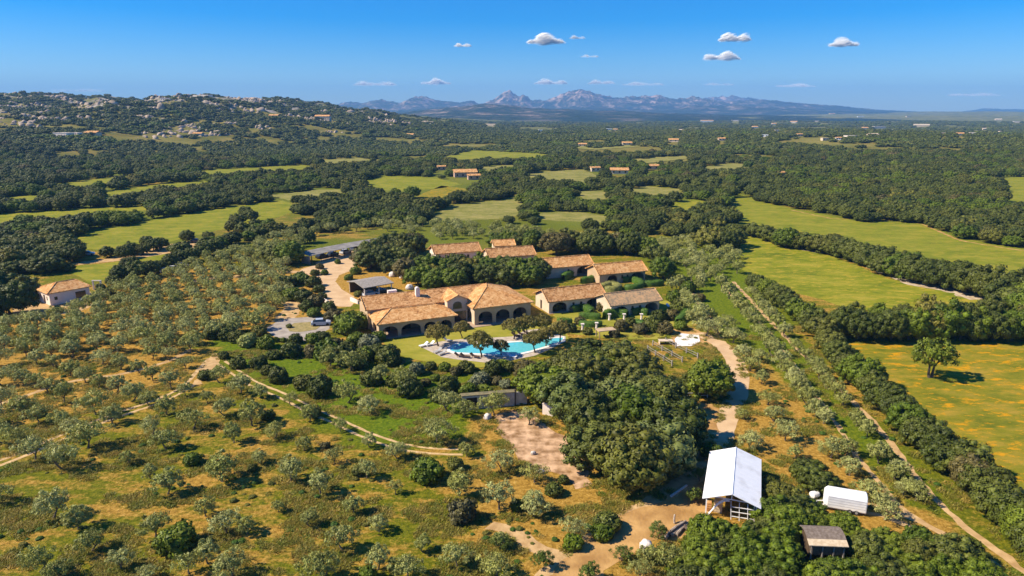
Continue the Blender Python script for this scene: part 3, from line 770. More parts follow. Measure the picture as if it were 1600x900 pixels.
INNER = mat("shade_toned_inner_wall", (0.24, 0.17, 0.11), 0.9, (0.30, 0.22, 0.15), 1.0)  # ochre plaster darkened in colour to imitate the shade inside the arches
WOODD = mat("dark_wood", (0.055, 0.035, 0.022), 0.7, (0.10, 0.065, 0.04), 3.0)
WOODG = mat("weathered_grey_wood", (0.22, 0.19, 0.16), 0.85, (0.36, 0.32, 0.28), 3.0, 0.4, 12.0)
WOODL = mat("pale_timber", (0.50, 0.38, 0.24), 0.85, (0.64, 0.52, 0.36), 3.0, 0.3, 12.0)
GLASS = mat("dark_window_glass", (0.02, 0.022, 0.025), 0.12, spec=0.6)
WHITE = mat("white_paint", (0.80, 0.80, 0.80), 0.5, (0.84, 0.84, 0.83), 0.8)
WHITEM = mat("white_sheet_metal", (0.66, 0.65, 0.63), 0.5, (0.84, 0.84, 0.83), 0.7, 0.1, 1.2, detail=8, contrast=(0.25, 0.5))
SOLAR = mat("grey_roof_panels", (0.17, 0.155, 0.14), 0.8, (0.28, 0.26, 0.23), 0.4, spec=0.5)
STONE = mat("pale_stone", (0.42, 0.38, 0.33), 0.9, (0.60, 0.55, 0.48), 1.2, 0.5, 6.0)
FLOORT = mat("terrace_tiles", (0.34, 0.24, 0.16), 0.85, (0.42, 0.31, 0.22), 1.5)
RUBBER = mat("black_rubber", (0.02, 0.02, 0.02), 0.8)

def arc_pts(u0, u1, z0, rise, n=10):
    """arch outline from the right springing to the left one"""
    c = (u0 + u1) / 2; h = (u1 - u0) / 2
    return [(c + h * math.cos(math.pi * i / n), z0 + rise * math.sin(math.pi * i / n)) for i in range(n + 1)]
def wall_panel(name, L, h, holes, doors, parent, m, org, ang, thick=0.35, top=None):
    """a plastered wall in the plane u,z; holes: rectangles (u0,u1,z0,z1); doors: arches to the floor (u0,u1,spring,rise)"""
    out = [(0, 0)]
    for (u0, u1, zs, rise) in sorted(doors):
        out += [(u0, 0), (u0, zs)] + arc_pts(u0, u1, zs, rise)[::-1][1:-1] + [(u1, zs), (u1, 0)]
    out += [(L, 0)]
    out += [(L, h)] + (top or []) + [(0, h)]
    loops = [out] + [[(a, c), (a, d), (b, d), (b, c)] for a, b, c, d in holes]
    tri = tessellate_polygon([[Vector((x, z, 0)) for x, z in lp] for lp in loops])
    flat = [p for lp in loops for p in lp]
    vs = [(x, 0, z) for x, z in flat] + [(x, thick, z) for x, z in flat]
    n = len(flat); fs = []
    for t in tri:
        fs.append(tuple(t)); fs.append(tuple(i + n for i in t[::-1]))
    o = 0
    for lp in loops:
        k = len(lp)
        for i in range(k):
            a = o + i; b = o + (i + 1) % k
            fs.append((a, b, b + n, a + n))
        o += k
    me = bpy.data.meshes.new(name); me.from_pydata(vs, [], fs); me.materials.append(m); me.update()
    import bmesh
    bm = bmesh.new(); bm.from_mesh(me); bmesh.ops.recalc_face_normals(bm, faces=bm.faces); bm.to_mesh(me); bm.free()
    ob = link(bpy.data.objects.new(name, me), parent); ob.location = (org[0], org[1], org[2] if len(org) > 2 else 0); ob.rotation_euler = (0, 0, ang)
    return ob
def roof_slab(name, faces, parent, m, thick=0.18):
    """roof planes given as corner lists (top side), each thickened downward"""
    b = MB()
    for q in faces:
        k = len(q); vs = [tuple(p) for p in q] + [(p[0], p[1], p[2] - thick) for p in q]
        fs = [tuple(range(k)), tuple(range(k, 2 * k))[::-1]] + [(i, i + k, (i + 1) % k + k, (i + 1) % k) for i in range(k)]
        b.add(vs, fs)
    return b.build(name, m, parent)
def ridge_caps(lines, parent, m=None, name="ridge_tiles"):
    b = MB()
    for a, c in lines: b.tube([a, c], [0.13, 0.13], 6)
    return b.build(name, m or TILE, parent)
def window(parent, u0, u1, z0, z1, org, ang, shutter=False):
    """a window set back in its opening: frame, pane"""
    e = MB(); t = 0.07
    for a, b, c, d in ((u0, u1, z0, z0 + t), (u0, u1, z1 - t, z1), (u0, u0 + t, z0 + t, z1 - t), (u1 - t, u1, z0 + t, z1 - t), ((u0 + u1) / 2 - 0.03, (u0 + u1) / 2 + 0.03, z0 + t, z1 - t)):
        e.box(a, b, 0.10, 0.18, c, d)
    f = e.build("window", WOODD, parent); f.location = (org[0], org[1], 0); f.rotation_euler = (0, 0, ang)
    MB().box(u0 + t, u1 - t, 0.13, 0.15, z0 + t, z1 - t).build("pane", GLASS, f)
    return f

def gable_house(name, px, py, L, D, he, hr, label, rot=22, wall=WALLC, tile=TILE, arches=(), windows=(), gable_door=None, group=None, world=None, ov=0.55, ridge_at=0.5, inner=3.0, cat="house", extra_windows_left=()):
    x, y = world or G(px, py)
    r = empty(name, (x, y, 0), math.radians(rot)); tag(r, label, cat, group)
    wall_panel("wall", L, he, [(a, b, c, d) for a, b, c, d in windows], arches, r, wall, (0, 0), 0)
    for a in windows: window(r, *a, (0, 0), 0)
    # side walls rise to the ridge
    rv = D * ridge_at
    lh = [(a, b, c, d) for a, b, c, d in extra_windows_left]
    # left end wall runs from back to front so that u=0 is at the back
    wall_panel("wall", D - 0.7, he, [gable_door] if gable_door else [], [], r, wall, (0, D - 0.35), -math.pi / 2, 0.35, top=[(D - 0.35 - rv, hr - 0.12)]).location.x = 0
    wall_panel("wall", D - 0.7, he, [], [], r, wall, (L, 0.35), math.pi / 2, 0.35, top=[(rv - 0.35, hr - 0.12)])
    wall_panel("wall", L, he, [], [], r, wall, (L, D), math.pi, 0.35)
    if gable_door:
        dd = MB().box(gable_door[0] + 0.02, gable_door[1] - 0.02, 0.15, 0.2, gable_door[2], gable_door[3]).build("door", WOODD, r); dd.location = (0, D - 0.35, 0); dd.rotation_euler = (0, 0, -math.pi / 2)
    f = MB().box(-0.1, L + 0.1, -0.4, D + 0.1, -0.2, 0.08).build("floor_slab", FLOORT, r)
    if arches:
        for (u0, u1, zs, rise) in arches:
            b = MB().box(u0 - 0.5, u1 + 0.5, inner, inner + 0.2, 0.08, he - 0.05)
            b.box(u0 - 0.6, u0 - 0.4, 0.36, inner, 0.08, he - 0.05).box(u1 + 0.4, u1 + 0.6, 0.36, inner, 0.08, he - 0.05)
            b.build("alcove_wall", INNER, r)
            c = (u0 + u1) / 2
            dr = MB().box(c - 0.9, c + 0.9, inner - 0.06, inner - 0.01, 0.08, 2.3).build("glazed_door", GLASS, r)
    s = (hr - he) / rv
    A = (-ov, -ov, he - s * ov); B = (L + ov, -ov, he - s * ov); C = (L + ov, rv, hr); E_ = (-ov, rv, hr)
    s2 = (hr - he) / (D - rv)
    F1 = (L + ov, D + ov, he - s2 * ov); F2 = (-ov, D + ov, he - s2 * ov)
    z = lambda p, d: (p[0], p[1], p[2] + d)
    roof = roof_slab("roof", [[z(A, .16), z(B, .16), z(C, .16), z(E_, .16)], [z(E_, .16), z(C, .16), z(F1, .16), z(F2, .16)]], r, tile)
    ridge_caps([(z(E_, .2), z(C, .2)), (z(A, .18), z(E_, .18)), (z(B, .18), z(C, .18))], roof, tile)
    return r

def P2(c, x, y): return (c[0] + x / 4.205, c[1] + y / 4.205)
C2 = (740, 350)
def cot(*a): return a
W_ = lambda p: p
w1 = G(*P2(C2, 495, 590)); gable_house("cottage", 0, 0, 14.4, 7.6, 3.1, 4.95, "cream cottage nearest the main villa's end, with two arched porches and an ochre tiled roof", arches=[(0.9, 4.6, 1.3, 1.15), (9.6, 13.9, 1.3, 1.2)], windows=[(6.0, 6.6, 1.1, 2.1), (8.0, 8.6, 1.1, 2.1)], gable_door=(2.4, 3.4, 0.05, 2.2), group="guest cottages", world=w1, tile=TILEB, wall=WALLC, ridge_at=0.42)
w2 = (w1[0] + 13.9, w1[1] - 2.6)
gable_house("cottage", 0, 0, 12.8, 7.2, 2.9, 4.6, "cottage with a half grey lichened roof beside the white terrace garden", arches=[(0.9, 4.2, 1.2, 1.0), (8.9, 12.4, 1.25, 1.05)], windows=[(5.3, 5.9, 1.0, 2.0), (7.3, 7.9, 1.0, 2.0)], group="guest cottages", world=w2, tile=TILEG, ridge_at=0.42)
w4 = G(*P2(C2, 1125, 368)); w4 = (w4[0] - 14.0 * math.cos(math.radians(20)), w4[1] - 14.0 * math.sin(math.radians(20)))
gable_house("cottage", 0, 0, 14.0, 7.4, 2.9, 4.7, "cottage with two arched porches at the far end of the upper row", rot=20, arches=[(2.4, 5.4, 1.1, 1.1), (9.6, 13.6, 1.2, 1.15)], windows=[(6.6, 7.2, 1.0, 2.0), (8.2, 8.8, 1.0, 2.0)], group="guest cottages", world=w4, tile=TILE, ridge_at=0.42, wall=WALL)
w3 = G(*P2(C2, 775, 332)); w3 = (w3[0] - 14.0 * math.cos(math.radians(21)), w3[1] - 14.0 * math.sin(math.radians(21)))
gable_house("cottage", 0, 0, 14.0, 7.6, 3.2, 5.0, "bright orange roofed cottage with one tall arch between trees and a rounded hedge", rot=21, arches=[(9.4, 13.5, 1.5, 1.2)], windows=[(6.4, 7.0, 1.2, 2.2)], group="guest cottages", world=w3, tile=TILE, ridge_at=0.42)
gable_house("cottage", 0, 0, 14.2, 7.6, 3.2, 5.0, "brown roofed cottage half hidden behind yellow-green trees", rot=19, windows=[(3, 3.8, 1.0, 2.1), (9, 9.8, 1.0, 2.1)], group="guest cottages", world=(-6.6, 198.9), tile=TILEB, ridge_at=0.42)
gable_house("cottage", 0, 0, 14.2, 7.6, 3.2, 5.0, "dark brown roofed cottage with a white gable, furthest left of its row", rot=20, windows=[(4, 4.8, 1.0, 2.1), (10, 10.8, 1.0, 2.1)], gable_door=(3, 4, 0.05, 2.2), group="guest cottages", world=(-23.4, 204.6), tile=TILEB, wall=WALLW, ridge_at=0.42)
gable_house("outbuilding", 0, 0, 6.4, 5.4, 2.6, 3.8, "little orange roofed outbuilding behind the upper row of cottages", rot=12, windows=[(2, 2.8, 1.0, 1.9)], world=(-5.6, 220.0), tile=TILE, ridge_at=0.5)

# white cottage by itself on the left: hipped roof
def white_house():
    x, y = G(79.5, 478)
    r = empty("cottage", (x, y, 0), math.radians(52)); tag(r, "small white cottage with a tiled hip roof alone by the olive grove", "house")
    L, D, h = 8.8, 7.6, 3.0
    win = [(1.0, 1.7, 1.2, 2.0), (5.6, 7.9, 0.6, 2.3)]
    wall_panel("wall", L, h, win, [], r, WALLW, (0, 0), 0)
    for a in win: window(r, *a, (0, 0), 0)
    wl_ = [(1.0, 1.9, 0.9, 2.1), (3.2, 4.4, 0.1, 2.2), (5.2, 5.9, 1.0, 2.0)]
    wall_panel("wall", D - 0.7, h, wl_, [], r, WALLW, (0, D - 0.35), -math.pi / 2)
    for a in (wl_[0], wl_[2]): window(r, *a, (0, D - 0.35), -math.pi / 2)
    d = MB().box(3.22, 4.38, 0.15, 0.2, 0.1, 2.2).build("door", WOODD, r); d.location = (0, D - 0.35, 0); d.rotation_euler = (0, 0, -math.pi / 2)
    wall_panel("wall", D - 0.7, h, [], [], r, WALLW, (L, 0.35), math.pi / 2)
    wall_panel("wall", L, h, [], [], r, WALLW, (L, D), math.pi)
    o = 0.45; e = h - 0.02
    A, B, C, Dd = (-o, -o, e), (L + o, -o, e), (L + o, D + o, e), (-o, D + o, e)
    R1, R2 = (3.2, D / 2, 4.5), (L - 1.6, D / 2, 4.5)
    up = lambda p: (p[0], p[1], p[2] + 0.17)
    rf = roof_slab("roof", [[up(A), up(B), up(R2), up(R1)], [up(B), up(C), up(R2)], [up(C), up(Dd), up(R1), up(R2)], [up(Dd), up(A), up(R1)]], r, TILE)
    ridge_caps([(up(A), up(R1)), (up(B), up(R2)), (up(R1), up(R2)), (up(Dd), up(R1)), (up(C), up(R2))], rf, TILE)
white_house()

def villa():
    x, y = G(593, 530)
    r = empty("villa", (x, y, 0), math.radians(23.5)); tag(r, "long ochre villa with arcades and many low tiled roofs above the pool lawn", "villa")
    up = lambda p, d=0.17: (p[0], p[1], p[2] + d)
    # arcaded west wing
    ar = [(0.6, 3.9, 1.3, 1.15), (4.6, 8.8, 1.3, 1.25), (9.5, 12.2, 1.3, 1.1), (12.9, 15.6, 1.3, 1.1)]
    wall_panel("arcade", 16.2, 3.2, [], ar, r, WALL, (0, 0), 0, 0.45)
    wall_panel("arcade", 7.0, 3.2, [], [(1.6, 5.2, 1.3, 1.2)], r, WALL, (0, 7.45), -math.pi / 2, 0.4)
    wall_panel("wall", 7.0, 3.2, [(2.5, 3.3, 1, 2.1)], [], r, WALL, (16.2, 0.45), math.pi / 2, 0.4)
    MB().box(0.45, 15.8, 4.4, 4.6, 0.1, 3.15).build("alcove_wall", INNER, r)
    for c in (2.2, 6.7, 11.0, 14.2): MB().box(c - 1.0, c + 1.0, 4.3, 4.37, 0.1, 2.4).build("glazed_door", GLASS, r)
    MB().box(-0.3, 35.2, -0.6, 16, -0.2, 0.1).build("floor_slab", FLOORT, r)
    A, B, C, D = (-0.6, -0.6, 3.12), (16.8, -0.6, 3.12), (16.8, 7.48, 3.12), (-0.6, 7.48, 3.12)
    R1, R2 = (3.6, 4.2, 4.75), (13.2, 4.2, 4.75)
    rf = roof_slab("roof", [[up(A), up(B), up(R2), up(R1)], [up(B), up(C), up(R2)], [up(C), up(D), up(R1), up(R2)], [up(D), up(A), up(R1)]], r, TILE)
    ridge_caps([(up(A), up(R1)), (up(R1), up(R2)), (up(B), up(R2)), (up(D), up(R1))], rf)
    # long upper block behind
    L = 25.0
    wall_panel("wall", L + 0.7, 4.4, [], [], r, WALL, (-0.7, 7.5), 0, 0.4)
    wall_panel("wall", 7.6, 4.4, [(3.2, 4.0, 1.0, 2.2)], [], r, WALL, (-0.7, 15.5), -math.pi / 2, 0.4, top=[(3.8, 6.0)])
    window(r, 3.2, 4.0, 1.0, 2.2, (-0.7, 15.5), -math.pi / 2)
    wall_panel("wall", L + 0.7, 4.4, [], [], r, WALL, (L, 15.95), math.pi, 0.4)
    e0 = 4.22
    a0, b0, c0, d0, f0, g0 = (-1.2, 6.9, e0), (21.6, 6.9, e0), (27.8, 11.7, 6.05), (-1.2, 11.7, 6.05), (27.8, 16.5, e0), (-1.2, 16.5, e0)
    b1 = (24.5, 9.0, e0 + 0.8)
    rf = roof_slab("roof", [[up(a0), up(b0), up(b1), up(c0), up(d0)], [up(d0), up(c0), up(f0), up(g0)]], r, TILEB)
    ridge_caps([(up(d0), up(c0)), (up(a0), up(d0))], rf)
    # chimney with a rounded cap
    ch = MB().box(10.6, 11.5, 9.6, 10.5, 4.8, 7.1).build("chimney", WALLW, r)
    cp = MB(); cp.tube([(11.05, 9.58, 7.1), (11.05, 10.52, 7.1)], [0.46, 0.46], 14); cp.build("chimney_cap", WALLW, ch)
    MB().box(5.2, 7.2, 13.0, 14.0, 5.3, 6.5).build("chimney", WALLW, r)
    # gabled entrance bay
    wall_panel("wall", 4.6, 5.0, [], [], r, WALLC, (16.3, 5.0), 0, 0.35, top=[(2.3, 6.05)])
    aw = MB()
    pts = [(17.6, 3.0), (19.6, 3.0)] + arc_pts(17.6, 19.6, 3.9, 0.75)
    aw.add([(p[0], 4.93, p[1]) for p in pts] + [(p[0], 4.985, p[1]) for p in pts], [tuple(range(len(pts)))] + [tuple(range(len(pts), 2 * len(pts)))[::-1]] + [(i, i + len(pts), (i + 1) % len(pts) + len(pts), (i + 1) % len(pts)) for i in range(len(pts))])
    aw.build("arched_window", GLASS, r)
    MB().box(16.3, 16.65, 5.36, 8.9, 0, 5.0).build("wall", WALLC, r); MB().box(20.55, 20.9, 5.36, 8.9, 0, 5.0).build("wall", WALLC, r)
    q = [(16.0, 4.4, 4.95), (18.6, 4.4, 6.1), (18.6, 11.4, 6.1), (16.0, 8.2, 4.95), (21.2, 4.4, 4.95), (21.2, 8.2, 4.95)]
    rf = roof_slab("roof", [[up(q[0]), up(q[1]), up(q[2]), up(q[3])], [up(q[1]), up(q[4]), up(q[5]), up(q[2])]], r, TILE)
    ridge_caps([(up(q[1]), up(q[2]))], rf)
    MB().box(16.7, 20.5, 4.9, 4.98, 0.1, 2.4).build("glazed_door", GLASS, r)
    # hip roofed pavilion wing with three arches
    ar = [(0.9, 4.2, 1.7, 1.2), (5.0, 8.3, 1.7, 1.2), (9.1, 12.4, 1.7, 1.2)]
    wall_panel("arcade", 13.4, 3.9, [], ar, r, WALL, (21.1, 0.9), 0, 0.45)
    wall_panel("arcade", 6.0, 3.9, [], [(1.2, 4.6, 1.7, 1.2)], r, WALLC, (21.1, 7.35), -math.pi / 2, 0.4)
    wall_panel("wall", 14.0, 3.9, [], [], r, WALL, (34.5, 1.35), math.pi / 2, 0.4)
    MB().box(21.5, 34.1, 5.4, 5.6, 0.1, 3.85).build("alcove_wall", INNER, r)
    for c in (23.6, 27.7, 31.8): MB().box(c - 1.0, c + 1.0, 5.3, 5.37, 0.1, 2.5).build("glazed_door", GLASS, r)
    A, B, C, D = (20.5, 0.3, 3.82), (35.1, 0.3, 3.82), (35.1, 15.9, 3.82), (20.5, 15.9, 3.82)
    R1, R2 = (26.6, 7.6, 6.35), (27.8, 11.0, 6.35)
    rf = roof_slab("roof", [[up(A), up(B), up(R1)], [up(B), up(C), up(R2), up(R1)], [up(C), up(D), up(R2)], [up(D), up(A), up(R1), up(R2)]], r, TILE)
    ridge_caps([(up(A), up(R1)), (up(B), up(R1)), (up(C), up(R2)), (up(R1), up(R2))], rf)
villa()

def post(b, x, y, z0, z1, w_=0.16): b.box(x - w_ / 2, x + w_ / 2, y - w_ / 2, y + w_ / 2, z0, z1)
def timber_shelter():
    x, y = -36.6, 163.6
    r = empty("open_shelter", (x, y, 0), math.radians(40)); tag(r, "open timber shelter with a grey plank roof beside the driveway", "shelter")
    L, D = 8.2, 8.6
    zz = lambda u, v: 3.35 - 0.06 * u + 0.0 * v
    rf = roof_slab("roof", [[(-0.4, -0.4, 2.9), (L, -0.4, 2.9), (L, D * 0.5, 3.7), (-0.4, D * 0.5, 3.7)], [(-0.4, D * 0.5, 3.7), (L, D * 0.5, 3.7), (L, D, 2.9), (-0.4, D, 2.9)]], r, WOODG)
    b = MB()
    for u in range(0, 18): b.box(-0.35 + u * 0.48, -0.28 + u * 0.48, -0.38, D * 0.5 - 0.1, 0, 0.01)
    for u, v in ((0.1, 0.1), (L / 2, 0.1), (L - 0.5, 0.1), (0.1, D - 0.5), (L / 2, D - 0.5), (L - 0.5, D - 0.5)):
        p = MB(); post(p, u, v, 0, 2.85, 0.2); p.build("post", WOODL if v > 1 else WALLW, r)
    MB().box(0.2, L - 0.6, D - 0.55, D - 0.45, 0, 2.7).build("back_screen", WOODD, r)
timber_shelter()

def carport():
    r = empty("carport", (0, 0, 0)); tag(r, "long curved carport with a grey panel roof above parked cars", "carport")
    pts = [G(485, 399, 2.9), G(520, 391, 2.9), G(556, 384, 2.9), G(592, 378, 2.9), G(629, 372.5, 2.9)]
    k = 0
    for i in range(4):
        a = Vector((*pts[i], 0)); b = Vector((*pts[i + 1], 0)); d = (b - a).normalized(); nrm = Vector((-d.y, d.x, 0))
        w0 = 5.0
        q = [(a.x, a.y, 2.75), (b.x, b.y, 2.75), (b.x + nrm.x * w0, b.y + nrm.y * w0, 3.25), (a.x + nrm.x * w0, a.y + nrm.y * w0, 3.25)]
        roof_slab("roof_panel", [q], r, SOLAR, 0.14)
        for t in (0.06, 0.5, 0.94) if i < 3 else (0.06, 0.5, 0.94):
            for s_ in (0.4, w0 - 0.4):
                p = a + (b - a) * t + nrm * s_
                m_ = MB(); post(m_, p.x, p.y, 0, 2.72 + 0.1 * s_ - 0.06, 0.14); m_.build("post", WOODD, r)
    a = Vector((*pts[0], 0))
    # wooden end screen
    MB().add([(a.x - 0.3, a.y, 0), (a.x - 3.4, a.y + 2.4, 0), (a.x - 3.4, a.y + 2.4, 2.2), (a.x - 0.3, a.y, 2.6), (a.x - 0.2, a.y + .1, 0), (a.x - 3.3, a.y + 2.5, 0), (a.x - 3.3, a.y + 2.5, 2.2), (a.x - 0.2, a.y + .1, 2.6)], [(0, 1, 2, 3), (7, 6, 5, 4), (0, 4, 5, 1), (1, 5, 6, 2), (2, 6, 7, 3), (3, 7, 4, 0)]).build("end_screen", WOODG, r)
carport()

def hangar():
    zf, ze = 3.7, 2.55
    fR = Vector((*G(960 + 668 / 3.63, 600 + 625 / 3.63, zf), zf)); bR = Vector((*G(960 + 690 / 3.63, 600 + 358 / 3.63, zf), zf))
    fL = Vector((*G(960 + 518 / 3.63, 600 + 655 / 3.63, ze), ze)); fr = Vector((*G(960 + 819 / 3.63, 600 + 675 / 3.63, ze), ze))
    d = (bR - fR); L = d.length; ang = math.atan2(d.y, d.x)
    r = empty("open_barn", (fR.x, fR.y, 0), ang); tag(r, "open barn with a bright white gabled metal roof over stored white frames", "barn")
    # local: +x towards the back, +y to the viewer's left
    hw = 3.15
    for s_ in (1, -1):
        rp = roof_slab("roof_sheet", [[(0, 0, zf), (L, 0, zf), (L, s_ * hw, ze), (0, s_ * hw, ze)][:: (1 if s_ > 0 else -1)]], r, WHITEM, 0.08)
        sb = MB()
        for i in range(1, 12): sb.bar((L * i / 12, s_ * 0.12, zf - 0.03), (L * i / 12, s_ * (hw - 0.02), ze + 0.006), 0.05, 0.012)
        sb.build("seam", WHITEM, rp)
    MB().tube([(0, 0, zf - 0.01), (L, 0, zf - 0.01)], [0.07, 0.07], 6).build("ridge_cap", WHITEM, r)
    for xx in (0.9, L * 0.5, L - 0.5):
        for s_ in (1, -1):
            m_ = MB(); post(m_, xx, s_ * (hw - 0.45), 0, ze + 0.02, 0.14); m_.build("post", WHITE, r)
        MB().bar((xx, -hw + 0.45, ze - 0.05), (xx, hw - 0.45, ze - 0.05), 0.1).build("tie_beam", WHITE, r)
        MB().bar((xx, 0, ze), (xx, 0, zf - 0.1), 0.1).build("king_post", WHITE, r)
    # stored frames leaning in the open end
    f = MB()
    for y0 in (0.1, 1.0, 1.9, 2.6): f.bar((0.7, -y0, 0.1), (0.9, -y0 + 0.15, 2.3), 0.07)
    for z0 in (0.5, 1.1, 1.7): f.bar((0.75, -0.1, z0), (0.8, -2.6, z0 + 0.05), 0.07)
    o = f.build("rack", WHITE, None); o.location = r.location; o.rotation_euler = r.rotation_euler; tag(o, "white ladder-like rack leaning in the barn's open end", "rack")
    f = MB()
    for k in range(3):
        pts = [(0.8 + 0.2 * k, 2.4 - 2.2 * t, 0.1 + 2.2 * math.sin(t * 1.7)) for t in np.linspace(0, 1, 9)]
        f.tube(pts, [0.06] * 9, 5)
    for t in (0.25, 0.5, 0.75): f.bar((0.8, 2.4 - 2.2 * t, 0.1 + 2.2 * math.sin(t * 1.7)), (1.3, 2.4 - 2.2 * t, 0.1 + 2.2 * math.sin(t * 1.7)), 0.06)
    o = f.build("curved_frame", WHITE, None); o.location = r.location; o.rotation_euler = r.rotation_euler; tag(o, "curved white frame stored beside the rack in the barn", "frame")
    for i, (xx, yy, s1, h1, m_, lb) in enumerate(((2.2, 1.4, 0.9, 1.5, WOODL, "pale crate standing under the barn roof"), (2.0, 2.4, 0.5, 1.1, TILE, "small red crate beside the barn's corner post"))):
        b = MB().box(-s1 / 2, s1 / 2, -s1 / 2, s1 / 2, 0, h1)
        for k in range(4): b.box(-s1 / 2 - 0.03, s1 / 2 + 0.03, -s1 / 2 - 0.03, s1 / 2 + 0.03, h1 * (0.1 + 0.25 * k), h1 * (0.1 + 0.25 * k) + 0.07)
        o = b.build("crate", m_, None); o.location = r.matrix_basis @ Vector((xx, yy, 0)); o.rotation_euler = (0, 0, ang + 0.1 * i); tag(o, lb, "crate", "crates in the barn")
hangar()

GREYF_ = mat("grey_steel", (0.3, 0.3, 0.3), 0.5)
def trailer():
    a = Vector((*G(1297, 794), 0)); b = Vector((*G(1349, 800), 0)); d = b - a; ang = math.radians(-20)
    c = G(1322, 800)
    r = empty("trailer", (c[0], c[1] + 0.6, 0), ang); r.scale = (0.9, 0.9, 0.92); tag(r, "white horsebox trailer with a rounded roof parked under the olive trees", "trailer")
    L, Wd = 4.9, 2.2
    # rounded cross-section body
    sec = [(-Wd / 2, 0.55), (Wd / 2, 0.55), (Wd / 2, 2.05), (Wd / 2 - 0.12, 2.35), (Wd / 2 - 0.5, 2.6), (0, 2.68), (-Wd / 2 + 0.5, 2.6), (-Wd / 2 + 0.12, 2.35), (-Wd / 2, 2.05)]
    n = len(sec)
    xs = [(-L / 2, 0.86), (-L / 2 + 0.35, 1.0), (L / 2 - 0.1, 1.0), (L / 2, 0.97)]
    vs = []; fs = []
    for x, k in xs: vs += [(x, p[0] * k, 0.55 + (p[1] - 0.55) * k) for p in sec]
    for i in range(len(xs) - 1):
        for j in range(n): fs.append((i * n + j, i * n + (j + 1) % n, (i + 1) * n + (j + 1) % n, (i + 1) * n + j)[::-1])
    fs.append(tuple(range(n))); fs.append(tuple(range((len(xs) - 1) * n, len(xs) * n))[::-1])
    bd = MB().add(vs, fs).build("body", WHITEM, r)
    rb = MB()
    for z in (0.95, 1.3, 1.65, 2.0): rb.box(-L / 2 + 0.4, L / 2 - 0.12, -Wd / 2 - 0.02, -Wd / 2 + 0.001, z, z + 0.035)
    rb.build("panel_rib", mat("rib_grey", (0.5, 0.5, 0.52), 0.5), bd)
    MB().box(-L / 2, L / 2, -Wd / 2 + 0.1, Wd / 2 - 0.1, 0.38, 0.54).build("chassis", WHITE, r)
    for sx in (0.55, 1.35):
        for sy in (-1, 1):
            wv = MB().tube([(sx, sy * (Wd / 2 - 0.22), 0.34), (sx, sy * (Wd / 2 + 0.0), 0.34)], [0.34, 0.34], 14).build("wheel", RUBBER, r)
            MB().tube([(sx, sy * (Wd / 2 + 0.0), 0.34), (sx, sy * (Wd / 2 + 0.02), 0.34)], [0.16, 0.16], 10).build("rim", GREYF_, wv)
    MB().bar((-L / 2, 0.5, 0.45), (-L / 2 - 1.2, 0, 0.45), 0.1).bar((-L / 2, -0.5, 0.45), (-L / 2 - 1.2, 0, 0.45), 0.1).build("drawbar", WHITE, r)
    t = G(1272, 778)
    g = MB(); g.tube([(-0.5, 0, 0.5), (-0.42, 0, 0.5), (0.42, 0, 0.5), (0.5, 0, 0.5)], [0.2, 0.42, 0.42, 0.2], 12); g.box(-0.35, -0.25, -0.25, 0.25, 0, 0.2); g.box(0.25, 0.35, -0.25, 0.25, 0, 0.2)
    o = g.build("water_tank", WHITE, None, smooth=False); o.location = (t[0], t[1], 0.0); o.rotation_euler = (0, 0, 0.4); tag(o, "small round white water tank in front of the trailer's drawbar", "tank")
trailer()

def hut():
    x, y = G(1290, 884)
    r = empty("hut", (x, y, 0), math.radians(-4)); tag(r, "small brown wooden hut sunk among the dense trees near the bottom edge", "hut")
    hw = 1.95
    roof_slab("roof", [[(-hw, -0.2, 2.45), (hw, -0.2, 2.45), (hw, 0.5, 2.75), (-hw, 0.5, 2.75)]], r, WOODL, 0.08)
    zs = [(0.5, 2.76), (1.0, 3.0), (1.6, 3.1), (2.2, 3.05), (2.8, 2.8)]
    b = MB()
    for i in range(4):
        (v0, z0), (v1, z1) = zs[i], zs[i + 1]
        b.add([(-hw, v0, z0), (hw, v0, z0), (hw, v1, z1), (-hw, v1, z1), (-hw, v0, z0 - .1), (hw, v0, z0 - .1), (hw, v1, z1 - .1), (-hw, v1, z1 - .1)], [(0, 1, 2, 3), (7, 6, 5, 4), (0, 4, 5, 1), (1, 5, 6, 2), (2, 6, 7, 3), (3, 7, 4, 0)])
    b.build("roof", mat("grey_brown_shingles", (0.14, 0.105, 0.08), 0.9, (0.24, 0.19, 0.15), 4.0, 0.5, 10), r)
    MB().box(-hw + 0.2, hw - 0.2, 0.1, 0.2, 1.2, 2.42).build("front_board", mat("brown_boards", (0.13, 0.09, 0.06), 0.85, (0.2, 0.145, 0.1), 4.0, 0.4, 10), r)
    for sx in (-1.6, -0.5, 0.6, 1.6):
        m_ = MB(); post(m_, sx, 0.0, 0, 2.4, 0.12); m_.build("post", WOODG, r)
    MB().box(-hw + 0.2, hw - 0.2, 2.4, 2.5, 0, 2.7).box(-hw + 0.2, -hw + 0.3, 0.3, 2.39, 0, 2.5).box(hw - 0.3, hw - 0.2, 0.3, 2.39, 0, 2.5).build("wall", WOODD, r)
hut()

